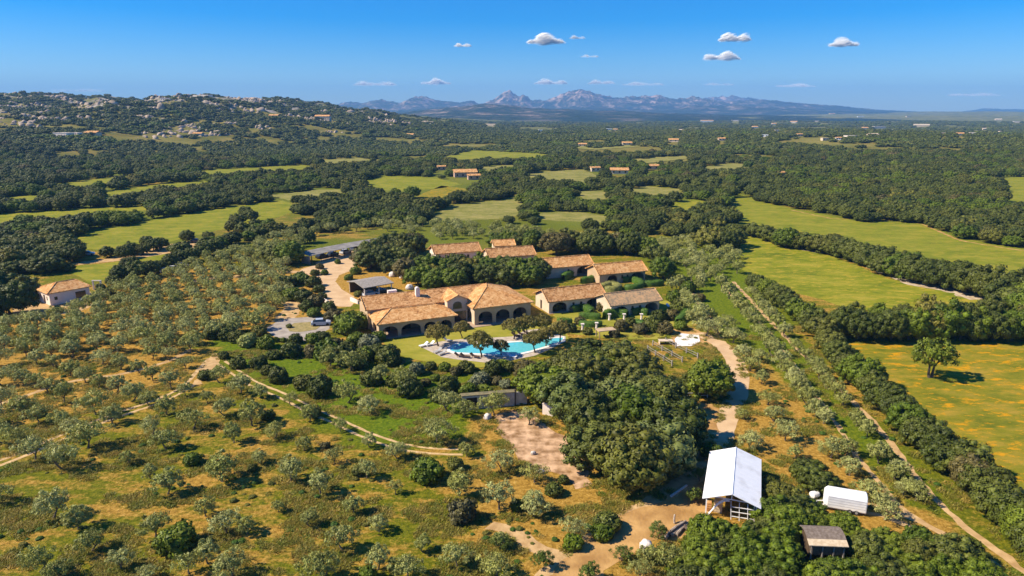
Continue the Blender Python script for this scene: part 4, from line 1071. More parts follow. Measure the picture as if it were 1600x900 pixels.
# retaining wall with alcoves below the pool garden
def retaining():
    a = G(722, 641); b = G(804, 634); ang = math.atan2(b[1] - a[1], b[0] - a[0]); L = math.dist(a, b)
    r = empty("retaining_wall", (*a, 0), ang); tag(r, "low stone retaining wall with dark alcoves below the pool garden", "wall")
    wall_panel("wall", L, 2.3, [(0.7, 2.4, 0.1, 1.95)], [], r, STONE, (0, 0), 0, 0.3)
    MB().box(0.4, L, 0.8, 1.0, 0, 2.28).build("alcove_wall", WOODD, r)  # dark sheet, its colour stands in for the shade inside the alcove
    MB().box(-0.1, L + 0.1, -0.12, 1.05, 2.305, 2.4).build("coping", mat("mossy_coping", (0.13, 0.12, 0.06), 0.9, (0.24, 0.19, 0.10), 1.5, 0.5, 5), r)
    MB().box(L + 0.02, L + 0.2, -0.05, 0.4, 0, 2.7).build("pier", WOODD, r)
    MB().box(L + 0.25, L + 2.1, 0.3, 0.6, 0, 2.1).build("wall", STONE, r)
    c = G(850, 647); o = MB().box(-0.2, 1.6, -0.15, 0.15, 0, 1.7).box(-0.25, 1.65, -0.2, 0.2, 1.72, 1.8).build("garden_wall", WALLW, None)
    o.location = (*c, 0); o.rotation_euler = (0, 0, math.radians(-30)); tag(o, "short white garden wall end beside the bare earth slope", "wall")
retaining()

# ------------------------------------------------------------------ pool
PW = bpy.data.materials.new("pool_water"); PW.use_nodes = True
pn = PW.node_tree.nodes; pb = pn["Principled BSDF"]
pb.inputs["Base Color"].default_value = (0.10, 0.50, 0.56, 1); pb.inputs["Roughness"].default_value = 0.06; pb.inputs["Specular IOR Level"].default_value = 0.5
_nz = pn.new("ShaderNodeTexNoise"); _nz.inputs["Scale"].default_value = 1.2; _tc = pn.new("ShaderNodeTexCoord"); PW.node_tree.links.new(_tc.outputs["Object"], _nz.inputs[0])
_cr = pn.new("ShaderNodeValToRGB"); _cr.color_ramp.elements[0].color = (0.07, 0.42, 0.50, 1); _cr.color_ramp.elements[1].color = (0.16, 0.58, 0.62, 1); PW.node_tree.links.new(_nz.outputs[0], _cr.inputs[0]); PW.node_tree.links.new(_cr.outputs[0], pb.inputs["Base Color"])
_b = pn.new("ShaderNodeBump"); _b.inputs["Strength"].default_value = 0.15; PW.node_tree.links.new(_nz.outputs[0], _b.inputs["Height"]); PW.node_tree.links.new(_b.outputs[0], pb.inputs["Normal"])
pool_px = [(703, 548), (706, 543), (714, 539), (728, 537), (745, 538), (765, 539), (785, 537), (810, 535), (835, 533), (855, 530), (880, 528), (878, 533), (862, 539), (845, 544), (828, 549), (810, 553), (790, 555), (768, 554), (748, 553), (728, 552), (712, 551)]
deck_px = [(655, 541), (672, 537), (692, 533), (720, 530), (760, 528), (800, 526), (822, 516), (845, 514), (862, 520), (884, 526), (884, 533), (862, 545), (835, 556), (800, 563), (762, 567), (715, 562), (690, 558)]
sheet("pool_deck", deck_px, 0.03, PAVE, 0.0, 3.0)
def ring(poly, grow):
    P = np.array(wpoly(poly)); c = P.mean(0); Q = []
    for i in range(len(P)):
        t = P[(i + 1) % len(P)] - P[i - 1]; n_ = np.array([t[1], -t[0]]) / (np.linalg.norm(t) + 1e-9)
        if np.dot(n_, P[i] - c) < 0: n_ = -n_
        Q.append(P[i] + n_ * grow)
    return P, np.array(Q)
Pp, Pq = ring(pool_px, 0.75)
k = len(Pp)
po = empty("swimming_pool", (float(Pp[:, 0].mean()), float(Pp[:, 1].mean()), 0)); tag(po, "curved turquoise swimming pool with a white rim among shade trees", "pool")
ox, oy = po.location.x, po.location.y
vs = [(x - ox, y - oy, 0.12) for x, y in Pp] + [(x - ox, y - oy, 0.12) for x, y in Pq] + [(x - ox, y - oy, 0.0) for x, y in Pq] + [(x - ox, y - oy, -0.0) for x, y in Pp]
fs = []
for i in range(k):
    j = (i + 1) % k
    fs += [(i, j, j + k, i + k), (i + k, j + k, j + 2 * k, i + 2 * k), (j, i, i + 3 * k, j + 3 * k)]
MB().add(vs, fs).build("rim", WHITEPAVE, po)
tri = tessellate_polygon([[Vector((x, y, 0)) for x, y in Pp]])
MB().add([(x - ox, y - oy, 0.07) for x, y in Pp], [tuple(t)[::-1] for t in tri]).build("water", PW, po)

def lounger(px, py, rot, m, label, world=None):
    x, y = world or G(px, py)
    r = empty("sun_lounger", (x, y, 0.03), math.radians(rot)); tag(r, label, "sun lounger", "sun loungers round the pool")
    MB().box(-0.35, 0.35, -0.95, 0.35, 0.30, 0.38).build("seat", m, r)
    MB().add([(-0.35, 0.36, 0.30), (0.35, 0.36, 0.30), (0.35, 1.0, 0.75), (-0.35, 1.0, 0.75), (-0.35, 0.36, 0.38), (0.35, 0.36, 0.38), (0.35, 0.96, 0.83), (-0.35, 0.96, 0.83)], [(3, 2, 1, 0), (4, 5, 6, 7), (0, 1, 5, 4), (1, 2, 6, 5), (2, 3, 7, 6), (3, 0, 4, 7)]).build("backrest", m, r)
    for a, b in ((-0.3, -0.85), (0.3, -0.85), (-0.3, 0.3), (0.3, 0.3)): MB().box(a - 0.03, a + 0.03, b - 0.03, b + 0.03, 0, 0.29).build("leg", m, r)
WOV = mat("brown_wicker", (0.06, 0.035, 0.025), 0.8, (0.1, 0.06, 0.04), 9)
GREYF = mat("grey_fabric", (0.35, 0.34, 0.33), 0.9)
for a in [(662, 541.5, -50, WHITE, "white sun lounger nearest the lawn's corner"), (672, 540, -50, WHITE, "second white sun lounger from the lawn's corner"),
          (684, 551, -40, GREYF, "grey sun lounger on the deck's left edge"), (691, 554, -40, GREYF, "grey sun lounger nearer the deck's bottom point"),
          (718, 558, 70, WOV, "brown sun lounger alone at the pool's front left"), (727, 559, 70, WOV, "brown sun lounger beneath the tree in front of the pool"),
          (800, 559, 60, WHITE, "white sun lounger by the pool's front edge"), (806, 526, 60, WOV, "brown sun lounger behind the pool, first of three"),
          (815, 524, 60, WOV, "brown sun lounger behind the pool, middle of three"), (823, 522, 60, WOV, "brown sun lounger behind the pool, last of three"),
          (700, 534, 65, GREYF, "grey sun lounger behind the pool's rounded end"), (742, 559, 60, WOV, "brown sun lounger right of the tree in front of the pool")]: lounger(*a)
lounger(0, 0, 30, WHITE, "white sun lounger on the grass by the last lower cottage", world=G(1046, 481))

# ------------------------------------------------------------------ cars
def carmesh():
    out = {}
    b = MB(); n = 0
    sec = [(-2.1, 0.35, 0.62, 0.80), (-2.05, 0.3, 0.85, 0.86), (-1.2, 0.28, 0.95, 0.88), (1.4, 0.28, 0.92, 0.88), (2.0, 0.3, 0.75, 0.84), (2.12, 0.36, 0.55, 0.76)]
    vs = []; fs = []
    for x, z0, z1, w_ in sec: vs += [(x, -w_, z0), (x, w_, z0), (x, w_ * 0.97, z1), (x, -w_ * 0.97, z1)]
    for i in range(len(sec) - 1):
        for j in range(4): fs.append((i * 4 + j, i * 4 + (j + 1) % 4, (i + 1) * 4 + (j + 1) % 4, (i + 1) * 4 + j)[::-1])
    fs += [(0, 1, 2, 3), (23, 22, 21, 20)]
    b.add(vs, fs)
    b.add([(-1.1, -0.62, 1.44), (-1.1, 0.62, 1.44), (0.45, 0.62, 1.46), (0.45, -0.62, 1.46), (-1.1, -0.62, 1.40), (-1.1, 0.62, 1.40), (0.45, 0.62, 1.42), (0.45, -0.62, 1.42)], [(3, 2, 1, 0)[::-1], (4, 5, 6, 7)[::-1], (0, 1, 5, 4)[::-1], (1, 2, 6, 5)[::-1], (2, 3, 7, 6)[::-1], (3, 0, 4, 7)[::-1]])
    g = MB(); g.add([(-1.75, -0.80, 0.92), (-1.75, 0.80, 0.92), (1.05, 0.80, 0.92), (1.05, -0.80, 0.92), (-1.1, -0.63, 1.41), (-1.1, 0.63, 1.41), (0.45, 0.63, 1.43), (0.45, -0.63, 1.43)], [(0, 1, 5, 4)[::-1], (1, 2, 6, 5)[::-1], (2, 3, 7, 6)[::-1], (3, 0, 4, 7)[::-1]])
    wh = MB().tube([(0, -0.11, 0), (0, 0.11, 0)], [0.32, 0.32], 12)
    return b, g, wh
_b, _g, _w = carmesh()
CARG = mat("car_glass", (0.03, 0.035, 0.04), 0.1, spec=0.8)
_gm = _g.mesh("car_glass", [CARG]); _wm = _w.mesh("wheel", [RUBBER])
def car(px, py, rot, col, label, z=0.02, world=None):
    x, y = world or G(px, py)
    r = empty("parked_car", (x, y, z), math.radians(rot)); tag(r, label, "car", "cars parked around the estate")
    cm_ = mat("car_paint", col, 0.3, spec=0.6)
    link(bpy.data.objects.new("body", _b.mesh("car_body", [cm_])), r); link(bpy.data.objects.new("glass", _gm), r)
    for sx in (-1.35, 1.35):
        for sy in (-0.8, 0.8):
            o = link(bpy.data.objects.new("wheel", _wm), r); o.location = (sx, sy, 0.32)
for a in [(137, 399, 20, (0.5, 0.5, 0.52), "pale grey car on the dirt lot near the trees' edge"), (307, 379, 25, (0.05, 0.05, 0.06), "dark car at the far end of the dirt lot"),
          (257, 426, 25, (0.7, 0.7, 0.7), "white car first beside the dark oaks behind the grove"), (271, 423, 25, (0.65, 0.65, 0.66), "white car second beside the dark oaks behind the grove"),
          (283, 418, 25, (0.55, 0.56, 0.6), "silver car third beside the dark oaks behind the grove"), (348, 403, 25, (0.7, 0.7, 0.7), "white car alone at the grove's far corner"),
          (502, 508, 12, (0.42, 0.45, 0.5), "silver blue car parked by the round olive bed"),
          (503, 403, 60, (0.03, 0.03, 0.035), "black car first under the carport"), (520, 400, 60, (0.05, 0.05, 0.06), "black car second under the carport"),
          (540, 396, 60, (0.6, 0.6, 0.62), "white car third under the carport"), (556, 391, 60, (0.08, 0.08, 0.1), "dark car last under the carport"),
          (578, 462, 40, (0.5, 0.52, 0.55), "silver car by the timber shelter's open side"), (594, 458, 40, (0.05, 0.05, 0.05), "black car under the timber shelter")]: car(*a)

# ------------------------------------------------------------------ small yard things
def log(x, y, z, ang, L, r_, label, m=None, pitch=0.0):
    b = MB().tube([(-L / 2, 0, 0), (-L * 0.1, 0.06, 0.03), (L / 2, 0, 0)], [r_ * 1.1, r_, r_ * 0.8], 8)
    o = b.build("log", m or LOGM, None); o.location = (x, y, z); o.rotation_euler = (0, -pitch, ang); tag(o, label, "log", "logs piled on the dirt yard")
LOGM = mat("bleached_log", (0.26, 0.19, 0.14), 0.9, (0.46, 0.38, 0.30), 4.0, 0.6, 10)
LOGD = mat("dark_log", (0.06, 0.045, 0.035), 0.9, (0.14, 0.10, 0.08), 4.0, 0.6, 10)
c0 = G(1062, 829)
for i, (dx, dy, z, a, L, r_, m_, lb) in enumerate([
    (-0.9, -0.3, 0.2, 48, 4.6, 0.2, LOGM, "long pale log, outermost of the pile"), (-0.45, -0.1, 0.2, 44, 4.4, 0.19, LOGD, "long dark log, second in the pile"),
    (0.0, 0.0, 0.2, 46, 4.3, 0.2, LOGM, "long pale log in the middle of the pile"), (0.45, 0.1, 0.2, 50, 3.8, 0.17, LOGM, "thin pale log near the pile's inner side"),
    (-0.2, 0.1, 0.52, 42, 3.6, 0.16, LOGM, "pale log lying on top of the pile"), (0.9, 0.5, 0.25, 110, 2.2, 0.22, LOGD, "short dark log across the pile's end"),
    (1.2, 0.2, 0.2, 125, 1.9, 0.2, LOGD, "short dark log beyond the pile, by the shrubs"), (2.0, -1.2, 0.16, -50, 2.6, 0.15, LOGM, "pale log lying alone below the pile"),
    (-0.3, 1.9, 0.5, 80, 1.2, 0.12, LOGM, "stump-like log leaning up behind the pile")]):
    log(c0[0] + dx * 0.8, c0[1] + dy * 0.8, z, math.radians(a), L * 0.8, r_, lb, m_, 0.0 if i != 8 else 1.1)
BEAM = mat("white_beam", (0.62, 0.58, 0.52), 0.8, (0.74, 0.70, 0.64), 3)
p, q = G(1048, 777), G(1073, 760)
o = MB().bar((p[0], p[1], 0.14), (q[0], q[1], 0.14), 0.2).build("timber_beam", BEAM, None); tag(o, "white squared timber lying along the thicket's foot", "beam")
def rock(px, py, s, label, name="boulder", m=None, seed=0, sz=(1, .7, .8), world=None, cat="boulder", group=None, z=0.0):
    rs = np.random.RandomState(seed); V0, F0 = ICO3
    nn = 1 + 0.22 * fbm(V0[:, 0] * 1.3 + seed, V0[:, 1] * 1.3 + V0[:, 2], 3)[:, None] + 0.05 * rs.randn(len(V0), 1)
    v = V0 * nn * np.array(sz) * s; v[:, 2] = v[:, 2] + s * sz[2] * 0.55
    x, y = world or G(px, py)
    me = npmesh(name, v, F0, [m or STONE]); ob = link(bpy.data.objects.new(name, me)); ob.location = (x, y, z); ob.rotation_euler = (0, 0, rs.rand() * 6)
    return tag(ob, label, cat, group)
WR = mat("white_rock", (0.62, 0.55, 0.48), 0.9, (0.75, 0.69, 0.62), 2, 0.4, 6)
rock(1010, 861, 0.85, "pale white boulder on the orange dirt yard", m=WR, seed=3, sz=(0.7, 0.9, 1.0))
rock(762, 654, 0.7, "small pale boulder beneath the olive by the retaining wall", m=WR, seed=5)
rock(939, 693, 0.3, "tiny white rock at the thicket's edge above the bare slope", m=WR, seed=6)
rock(833, 710, 0.4, "grey boulder on the bare earth slope", seed=8)
rock(846, 739, 0.45, "grey boulder below the bare earth slope", seed=9)
for i, (a, b) in enumerate([(640, 452), (612, 432), (619, 430), (628, 434)]): rock(a, b, 1.1, ["pale boulder", "low white boulder", "rounded white boulder", "broad white boulder"][i] + " behind the timber shelter, " + ["nearest the villa", "leftmost of three", "middle of three", "rightmost of three"][i], m=WR, seed=20 + i)
# white rail by the big tree
r = empty("paddock_rail", (*G(1088, 622), 0), 0.05); tag(r, "low white rail fence beneath the big round tree", "rail fence")
for z in (0.45, 0.9): MB().bar((-1.9, 0, z), (1.9, 0, z), 0.06).build("rail", WHITE, r)
for x in (-1.8, 0, 1.8): MB().box(x - 0.06, x + 0.06, -0.06, 0.06, 0, 1.0).build("post", WHITE, r)
# terraced garden rails with stone posts
for i, (a, b, lb) in enumerate([((1020, 540), (1066, 566), "upper"), ((1012, 548), (1050, 572), "middle"), ((1040, 536), (1090, 560), "lower")]):
    p, q = G(*a), G(*b); L = math.dist(p, q)
    r = empty("garden_rail", (*p, 0), math.atan2(q[1] - p[1], q[0] - p[0])); tag(r, "wooden rail on pale posts, %s of three stepping down the terrace garden" % lb, "rail fence", "rails of the terrace garden")
    MB().bar((0, 0, 0.9), (L, 0, 0.9), 0.07).build("rail", WOODG, r); MB().bar((0, 0, 0.45), (L, 0, 0.45), 0.06).build("rail", WOODG, r)
    for k in range(4): MB().box(k * L / 3 - 0.12, k * L / 3 + 0.09, -0.09, 0.09, 0, 1.1).build("post", WOODG, r)
for i, (a, b) in enumerate([(910, 516), (932, 514), (952, 500), (975, 500), (1002, 500)]):
    b_ = MB().tube([(0, 0, 0), (0, 0, 0.5), (0.05, 0, 1.3)], [0.3, 0.22, 0.26], 8).box(-0.35, 0.35, -0.35, 0.35, 1.31, 1.45)
    o = b_.build("stone_pillar", WALLW, None); o.location = (*G(a, b), 0); tag(o, "short pale stone pillar among the hedges, %s of five from the pool side" % ["first", "second", "third", "fourth", "fifth"][i], "pillar", "pillars among the hedges")
# flat stone table roof in garden
o = MB().box(-2.6, 2.6, -1.4, 1.4, 2.0, 2.18).box(-2.4, -2.2, -1.2, -1.0, 0, 2.0).box(2.2, 2.4, -1.2, -1.0, 0, 2.0).box(-2.4, -2.2, 1.0, 1.2, 0, 2.0).box(2.2, 2.4, 1.0, 1.2, 0, 2.0).build("pergola", WALL, None)
o.location = (*G(946, 526), 0); o.scale = (0.75, 0.75, 0.75); o.rotation_euler = (0, 0, 0.3); tag(o, "small flat topped stone pergola above the oak thicket", "pergola")
o = MB().box(-1.4, 1.4, -0.7, 0.7, 0.66, 0.76).box(-1.3, -1.2, -0.6, 0.6, 0, 0.66).box(1.2, 1.3, -0.6, 0.6, 0, 0.66).build("stone_table", WALLC, None)
o.location = (*G(1040, 537), 0); tag(o, "long stone table beside the white terrace", "table")
# white driveway walls
for i, (a, b, lb) in enumerate([((505, 471), (520, 480), "low white wall curving along the driveway's lower edge"), ((548, 470), (560, 475), "white driveway wall meeting the villa's corner")]):
    p, q = G(*a), G(*b); o = MB().bar((p[0], p[1], 0.45), (q[0], q[1], 0.45), 0.35, 0.9).build("garden_wall", WALLW, None); tag(o, lb, "wall")
r = empty("gate_posts", (*G(153, 453), 0)); r.name = "gate"; tag(r, "white gate frame behind the small white cottage", "gate")
for x in (-1.0, 1.0): MB().box(x - 0.15, x + 0.15, -0.15, 0.15, 0, 2.4).build("post", WALLW, r)
MB().box(-1.2, 1.2, -0.17, 0.17, 2.403, 2.6).build("lintel", WALLW, r)

# ------------------------------------------------------------------ houses in the valley
HOUSES = []
def far_house(px, py, wpx, label, wall=WALLC, tile=TILE, hpx=None, rot=None, name="house", flat=False):
    x, y = G(px, py)
    for _ in range(12):
        z = Tf(x, y); x, y = G(px, py, z)
    if y < 0 or y > 9000 or y != y: return
    z = Tf(x, y); s = y / FPX / math.cos(PITCH) * 1.0
    HOUSES.append((px, py, wpx, 3.0))
    L = wpx * s; D = min(L * 0.6, 12); h = min(max(3.0, L * 0.22), 6)
    r = empty(name, (x, y, z + 0.0), math.radians(rot if rot is not None else (px * 7 % 40) - 20)); tag(r, label, "house", "houses scattered through the valley")
    b = MB().box(-L / 2, L / 2, 0, D, -3, h)
    b.build("wall", wall, r)
    if flat: MB().box(-L / 2 - 0.3, L / 2 + 0.3, -0.3, D + 0.3, h + 0.01, h + 0.35).build("roof", wall, r)
    else:
        o = 0.5; hr = h + D * 0.2
        roof_slab("roof", [[(-L / 2 - o, -o, h), (L / 2 + o, -o, h), (L / 2 + o, D / 2, hr), (-L / 2 - o, D / 2, hr)], [(-L / 2 - o, D / 2, hr), (L / 2 + o, D / 2, hr), (L / 2 + o, D + o, h), (-L / 2 - o, D + o, h)]], r, tile, 0.25)
    n = max(2, int(L / 4))
    for i in range(n):
        u = -L / 2 + L * (i + 0.5) / n
        MB().box(u - 0.6, u + 0.6, -0.03, 0.05, 0.9, 2.3).build("window", GLASS, r)
PK = mat("pink_plaster", (0.48, 0.30, 0.22), 0.9, (0.56, 0.38, 0.28), 0.5)
far_house(728, 277, 34, "big pink villa with tiled roofs behind the round green field", PK, TILE, rot=12)
far_house(741, 281, 18, "low annexe in front of the big pink villa", PK, TILE, rot=12)
far_house(690, 266, 12, "small pink house just left of the big pink villa", PK, TILE)
for a in [(968, 272, 26, "ochre house, widest of three beyond the pale pasture"), (931, 268, 14, "ochre house, leftmost of three beyond the pale pasture"), (1021, 265, 18, "orange roofed house, rightmost of three beyond the pale pasture"),
          (1222, 276, 14, "lone reddish roof sunk in the big wood"), (640, 221, 12, "little red roofed house below the granite outcrop"), (980, 227, 14, "small house before the dark poplars"),
          (910, 229, 12, "small ochre house in the middle of the valley"), (1052, 222, 14, "pale house with a field beside it in mid-valley"), (1128, 220, 10, "small house at the wood's far corner"),
          (235, 212, 22, "reddish house on the rocky hillside"), (310, 232, 14, "orange house standing alone on the hillside"), (395, 204, 18, "terracotta house high on the hillside"),
          (430, 220, 14, "house with two roofs on the hillside's right part"), (505, 216, 22, "long pale house where the hillside ends"), (145, 238, 20, "red roofed house at the end of the white hillside complex")]:
    far_house(*a, wall=WALLC, tile=TILE)
for a in [(98, 240, 24, "white flat roofed house, biggest on the hillside"), (120, 239, 14, "white flat roofed house, middle of the hillside complex"), (320, 213, 28, "long white flat roofed house in mid-hillside"),
          (355, 214, 14, "small white flat roofed house in mid-hillside"), (265, 215, 14, "grey flat roofed house left of the long white one")]: far_house(*a, wall=WALLW, flat=True)
rsx = random.Random(5)
spots = [(1330, 227, 26), (1365, 226, 24), (1195, 214, 16), (1250, 213, 14), (1290, 220, 16), (1310, 219, 12), (1375, 201, 30), (1440, 198, 34), (1395, 204, 12), (1352, 202, 16), (1475, 211, 16), (1500, 212, 22), (1520, 210, 14), (1560, 208, 14),
         (952, 203, 12), (962, 204, 10), (766, 197, 26), (1105, 190, 30), (1150, 192, 20), (1065, 205, 12), (845, 205, 10), (1240, 193, 16), (1275, 190, 14), (1210, 196, 12), (1590, 192, 16), (1560, 190, 14), (1345, 185, 16), (1300, 183, 14), (1420, 186, 12), (1180, 200, 14), (1215, 206, 12), (1540, 203, 14)]
order_ = sorted(range(len(spots)), key=lambda i: spots[i][0])
ORDW = "first second third fourth fifth sixth seventh eighth ninth tenth eleventh twelfth thirteenth fourteenth fifteenth sixteenth seventeenth eighteenth nineteenth twentieth twenty-first".split()
cnt_ = {}
for i in order_:
    a, b, c = spots[i]
    band = "in the farthest strip below the ridge" if b < 195 else ("on the distant plain" if b < 209 else "along the wood's far edge")
    k_ = cnt_[band] = cnt_.get(band, 0) + 1
    far_house(a, b, c * 0.6, "tiny %s house %s, %s from the left" % (["white", "cream"][i % 3 == 1], band, ORDW[k_ - 1]), wall=[WALLW, WALLC, WHITE][i % 3], tile=[TILE, WALLC, TILE][i % 3], flat=(i % 2 == 0))

# ------------------------------------------------------------------ vegetation: shapes
OLV = []
for i in range(9):
    rx = [1.0, 1.1, 0.95, 1.15, 1.0, 0.9, 1.05, 1.1, 0.95][i]
    c_ = make_crown("olive_crown", 100 + i, rx=2.2 * rx, rz=1.55 * [1, .9, 1.1, .85, 1.2, 1.15, .95, 1, 1.05][i], zc=2.55, n=[30, 26, 32, 24, 34, 22, 28, 20, 30][i], cr=[.27, .30, .25, .3, .24, .3, .27, .32, .26][i], nl=66, L=0.44, Wd=0.17, m='olive', core=[.42, 0, .38, .45, 0, .4, .35, 0, .45][i], solid=False, low=-0.42, lumpy=0.46, shell=0.78, spread=0.9)
    t_ = make_trunk("olive_trunk", 200 + i, 1.0, 0.16, 1.4, 3.0, 5, 'bark', 0.38)
    OLV.append((c_, t_))
OAK = []
for i in range(8):
    c_ = make_crown("oak_crown", 300 + i, rx=4.4, rz=3.0 * [1, .9, 1.1, .95, 1.05, .85, 1, 1.15][i], zc=3.5, n=[60, 50, 66, 54, 58, 46, 62, 56][i], cr=[.20, .23, .19, .22, .21, .24, .20, .21][i], nl=58, L=0.42, Wd=0.30, m='oak', core=0.72, solid=True, low=-0.75, lumpy=[.15, .32, .2, .36, .17, .3, .24, .34][i], shell=0.82, spread=0.5)
    t_ = make_trunk("oak_trunk", 400 + i, 1.5, 0.28, 2.2, 3.6, 4, 'oakbark', 0.3)
    OAK.append((c_, t_))
def recol(me, m):
    q = me.copy(); q.materials.clear(); q.materials.append(M[m]); return q
OAKB = [(recol(c, 'oakbright'), t) for c, t in OAK[:4]]
OAKY = [(recol(c, 'yellowleaf'), t) for c, t in OAK[2:6]]
OAKBR = [(recol(c, 'brownleaf'), t) for c, t in OAK[4:8]]
OLY = [(recol(c, 'oliveyoung'), t) for c, t in OLV[:4]]
POOLT = []
for i in range(4):
    c_ = make_crown("crown", 500 + i, rx=3.0, rz=1.9, zc=3.6, n=40, cr=.22, nl=80, L=0.42, Wd=0.26, m='pooltree', core=0.3, solid=False, low=-0.35, lumpy=0.28, shell=0.8)
    t_ = make_trunk("trunk", 520 + i, 1.9, 0.2, 1.6, 3.9, 5, 'oakbark', 0.3)
    POOLT.append((c_, t_))
BUSH = [make_crown("bush", 600 + i, rx=1.0, rz=0.85, zc=0.55, n=26, cr=.34, nl=48, L=0.24, Wd=0.16, m='oak', core=0.72, solid=True, low=-0.55, lumpy=0.2, shell=0.74) for i in range(5)]
for b_ in BUSH: pass
BUSHM = {k: [recol(b_, k) for b_ in BUSH] for k in ('oakbright', 'oak', 'yellowleaf', 'brownleaf', 'silverleaf', 'hedge')}

rng = np.random.RandomState(11)
def treewidth(px, py, w_):
    return w_ * scale_at(px, py)

# ------------------------------------------------------------------ data read off the photograph: base x, base y, crown width
OL = [(19,590,30),(36,601,30),(56,605,32),(75,614,35),(100,629,38),(110,587,34),(133,598,32),(59,570,30),(85,574,30),(161,569,34),(189,578,32),(239,561,30),(290,575,26),(155,606,30),(184,612,34),(208,626,36),(218,583,28),(239,595,30),(268,607,36),(265,562,28),(290,618,26),(345,598,38),(325,631,24),(377,614,42),(231,632,32),(149,648,50),(176,662,40),(35,650,42),(60,660,38),(5,638,42),(95,668,36),(112,680,38),(138,700,54),(259,648,34),(302,670,44),(236,680,36),(260,702,46),(352,650,38),(394,665,46),(365,692,36),(5,692,42),(28,702,42),(55,718,46),(100,732,54),(200,725,28),(236,748,30),(347,752,62),(262,772,52),(3,785,44),(407,622,30),(456,634,28),(484,658,36),(428,685,34),(405,724,30),(455,751,48),(476,704,26),(532,674,26),(577,699,28),(621,717,36),(522,724,30),(502,772,48),(573,747,36),(618,772,28),(684,692,54),(322,807,38),(352,832,50),(386,834,38),(435,800,24),(485,822,32),(554,802,38),(592,831,38),(535,860,50),(590,890,50),(325,880,46),(296,897,46),(358,902,58),(500,907,62),(636,902,48),(82,811,56),(122,827,48),(243,838,54),(142,862,46),(190,888,46),(62,893,50),(92,905,46),(232,905,32),(729,713,30),(784,738,44),(718,775,52),(780,796,58),(661,862,32),(782,855,32),(713,885,46),(775,902,54),(835,754,42),(835,806,54),(896,840,42),(1158,655,20),(1200,633,32),(1209,658,32),(1227,688,40),(1172,702,40),(1241,716,28),(1299,716,42),(1323,712,36),(1327,743,42),(1359,782,48),(1381,812,52),(1085,783,26),(1373,724,42),(1398,750,36),(1430,782,44),(1412,775,34),(632,608,40),(543,629,42),(577,646,38),(595,599,36),(700,642,40),(725,652,36),(771,648,44),(827,664,38),(550,581,46),(515,573,38),(1045,893,54),(1010,880,36),(1000,900,40),
 (1075,487,36),(1090,509,38),(1103,526,40),(1094,500,32),(1070,470,28),(1108,505,30),(1122,520,32),(1137,516,32),(1145,536,34),(1159,562,34),(1172,580,36),(1186,566,28),(1190,600,30),(1050,455,24),(1062,448,24)]
R1 = [(1128,453),(1138,467),(1148,478),(1158,490),(1170,503),(1180,515),(1189,529),(1198,543),(1208,557),(1219,573),(1229,588),(1240,602),(1249,616),(1261,633),(1273,651),(1287,662)]
R2 = [(1175,467),(1184,479),(1193,490),(1203,500),(1213,512),(1226,527),(1242,549),(1259,563),(1272,580),(1280,592),(1292,607),(1304,620),(1317,634),(1337,666),(1354,682),(1377,717),(1402,749)]
OL += [(a, b, 27 + 0.045 * (b - 450) + 4) for a, b in R1] + [(a, b, 24 + 0.06 * (b - 450)) for a, b in R2]
OLYOUNG = [(622,722,32),(782,857,28),(848,888,30),(973,876,26),(1028,842,28),(920,907,32),(1092,752,26),(1085,785,26)]
OLYOUNG = OLYOUNG[1:]
# dense left grove and others: polygons of bases
GROVES = [([(-60,520),(0,512),(60,500),(120,492),(150,470),(200,446),(270,428),(330,404),(390,390),(470,390),(480,400),(462,420),(440,440),(455,462),(440,490),(415,505),(400,530),(340,536),(300,560),(230,556),(150,560),(80,562),(-60,585)], 4.7, 1.0),
          ([(385,385),(440,372),(540,360),(610,352),(690,350),(780,358),(900,368),(1000,382),(1010,392),(930,396),(860,388),(740,376),(640,372),(590,374),(520,386),(470,396),(420,395)], 6.2, 1.0),
          ([(1000,386),(1060,378),(1120,380),(1150,400),(1158,425),(1150,442),(1120,450),(1100,470),(1075,450),(1046,440),(1030,420),(1040,400)], 5.6, 1.0),
          ([(-40,600),(0,598),(20,620),(0,670),(-40,690)], 6.0, 1.0)]
BUILT = [[(540,455),(845,440),(845,545),(590,545),(540,500)], [(812,440),(1045,430),(1045,500),(812,500)], [(900,395),(1010,395),(1015,440),(820,440),(820,400)], [(655,378),(850,376),(850,408),(655,408)],
         [(556,425),(612,425),(616,470),(556,470)], [(470,370),(640,362),(640,400),(520,425),(470,425)], [(50,440),(140,435),(145,480),(50,485)], [(590,520),(890,500),(890,575),(620,575)]]
ROADS = [[(466,434),(466,418),(500,408),(560,400),(560,425),(530,435),(560,470),(545,482),(510,478),(495,440)], [(412,518),(440,500),(520,492),(520,512),(480,535),(425,530)]]

def hexfill(poly, sp_, rs, jit=0.32, maxy=1e9):
    P = np.array(wpoly(poly)); lo = P.min(0); hi = P.max(0); hi[1] = min(hi[1], maxy)
    out = []; j = 0; y = lo[1]
    while y < hi[1]:
        x = lo[0] + (sp_ / 2 if j % 2 else 0)
        while x < hi[0]:
            out.append((x + rs.uniform(-jit, jit) * sp_, y + rs.uniform(-jit, jit) * sp_)); x += sp_
        y += sp_ * 0.87; j += 1
    out = np.array(out)
    if not len(out): return out
    m = inpoly(out[:, 0], out[:, 1], [tuple(p) for p in P])
    return out[m]
def keep_clear(pts, polys):
    px, py = proj(pts[:, 0], pts[:, 1]); k = np.ones(len(pts), bool)
    for q in polys: k &= ~inpoly(px, py, q)
    return pts[k]

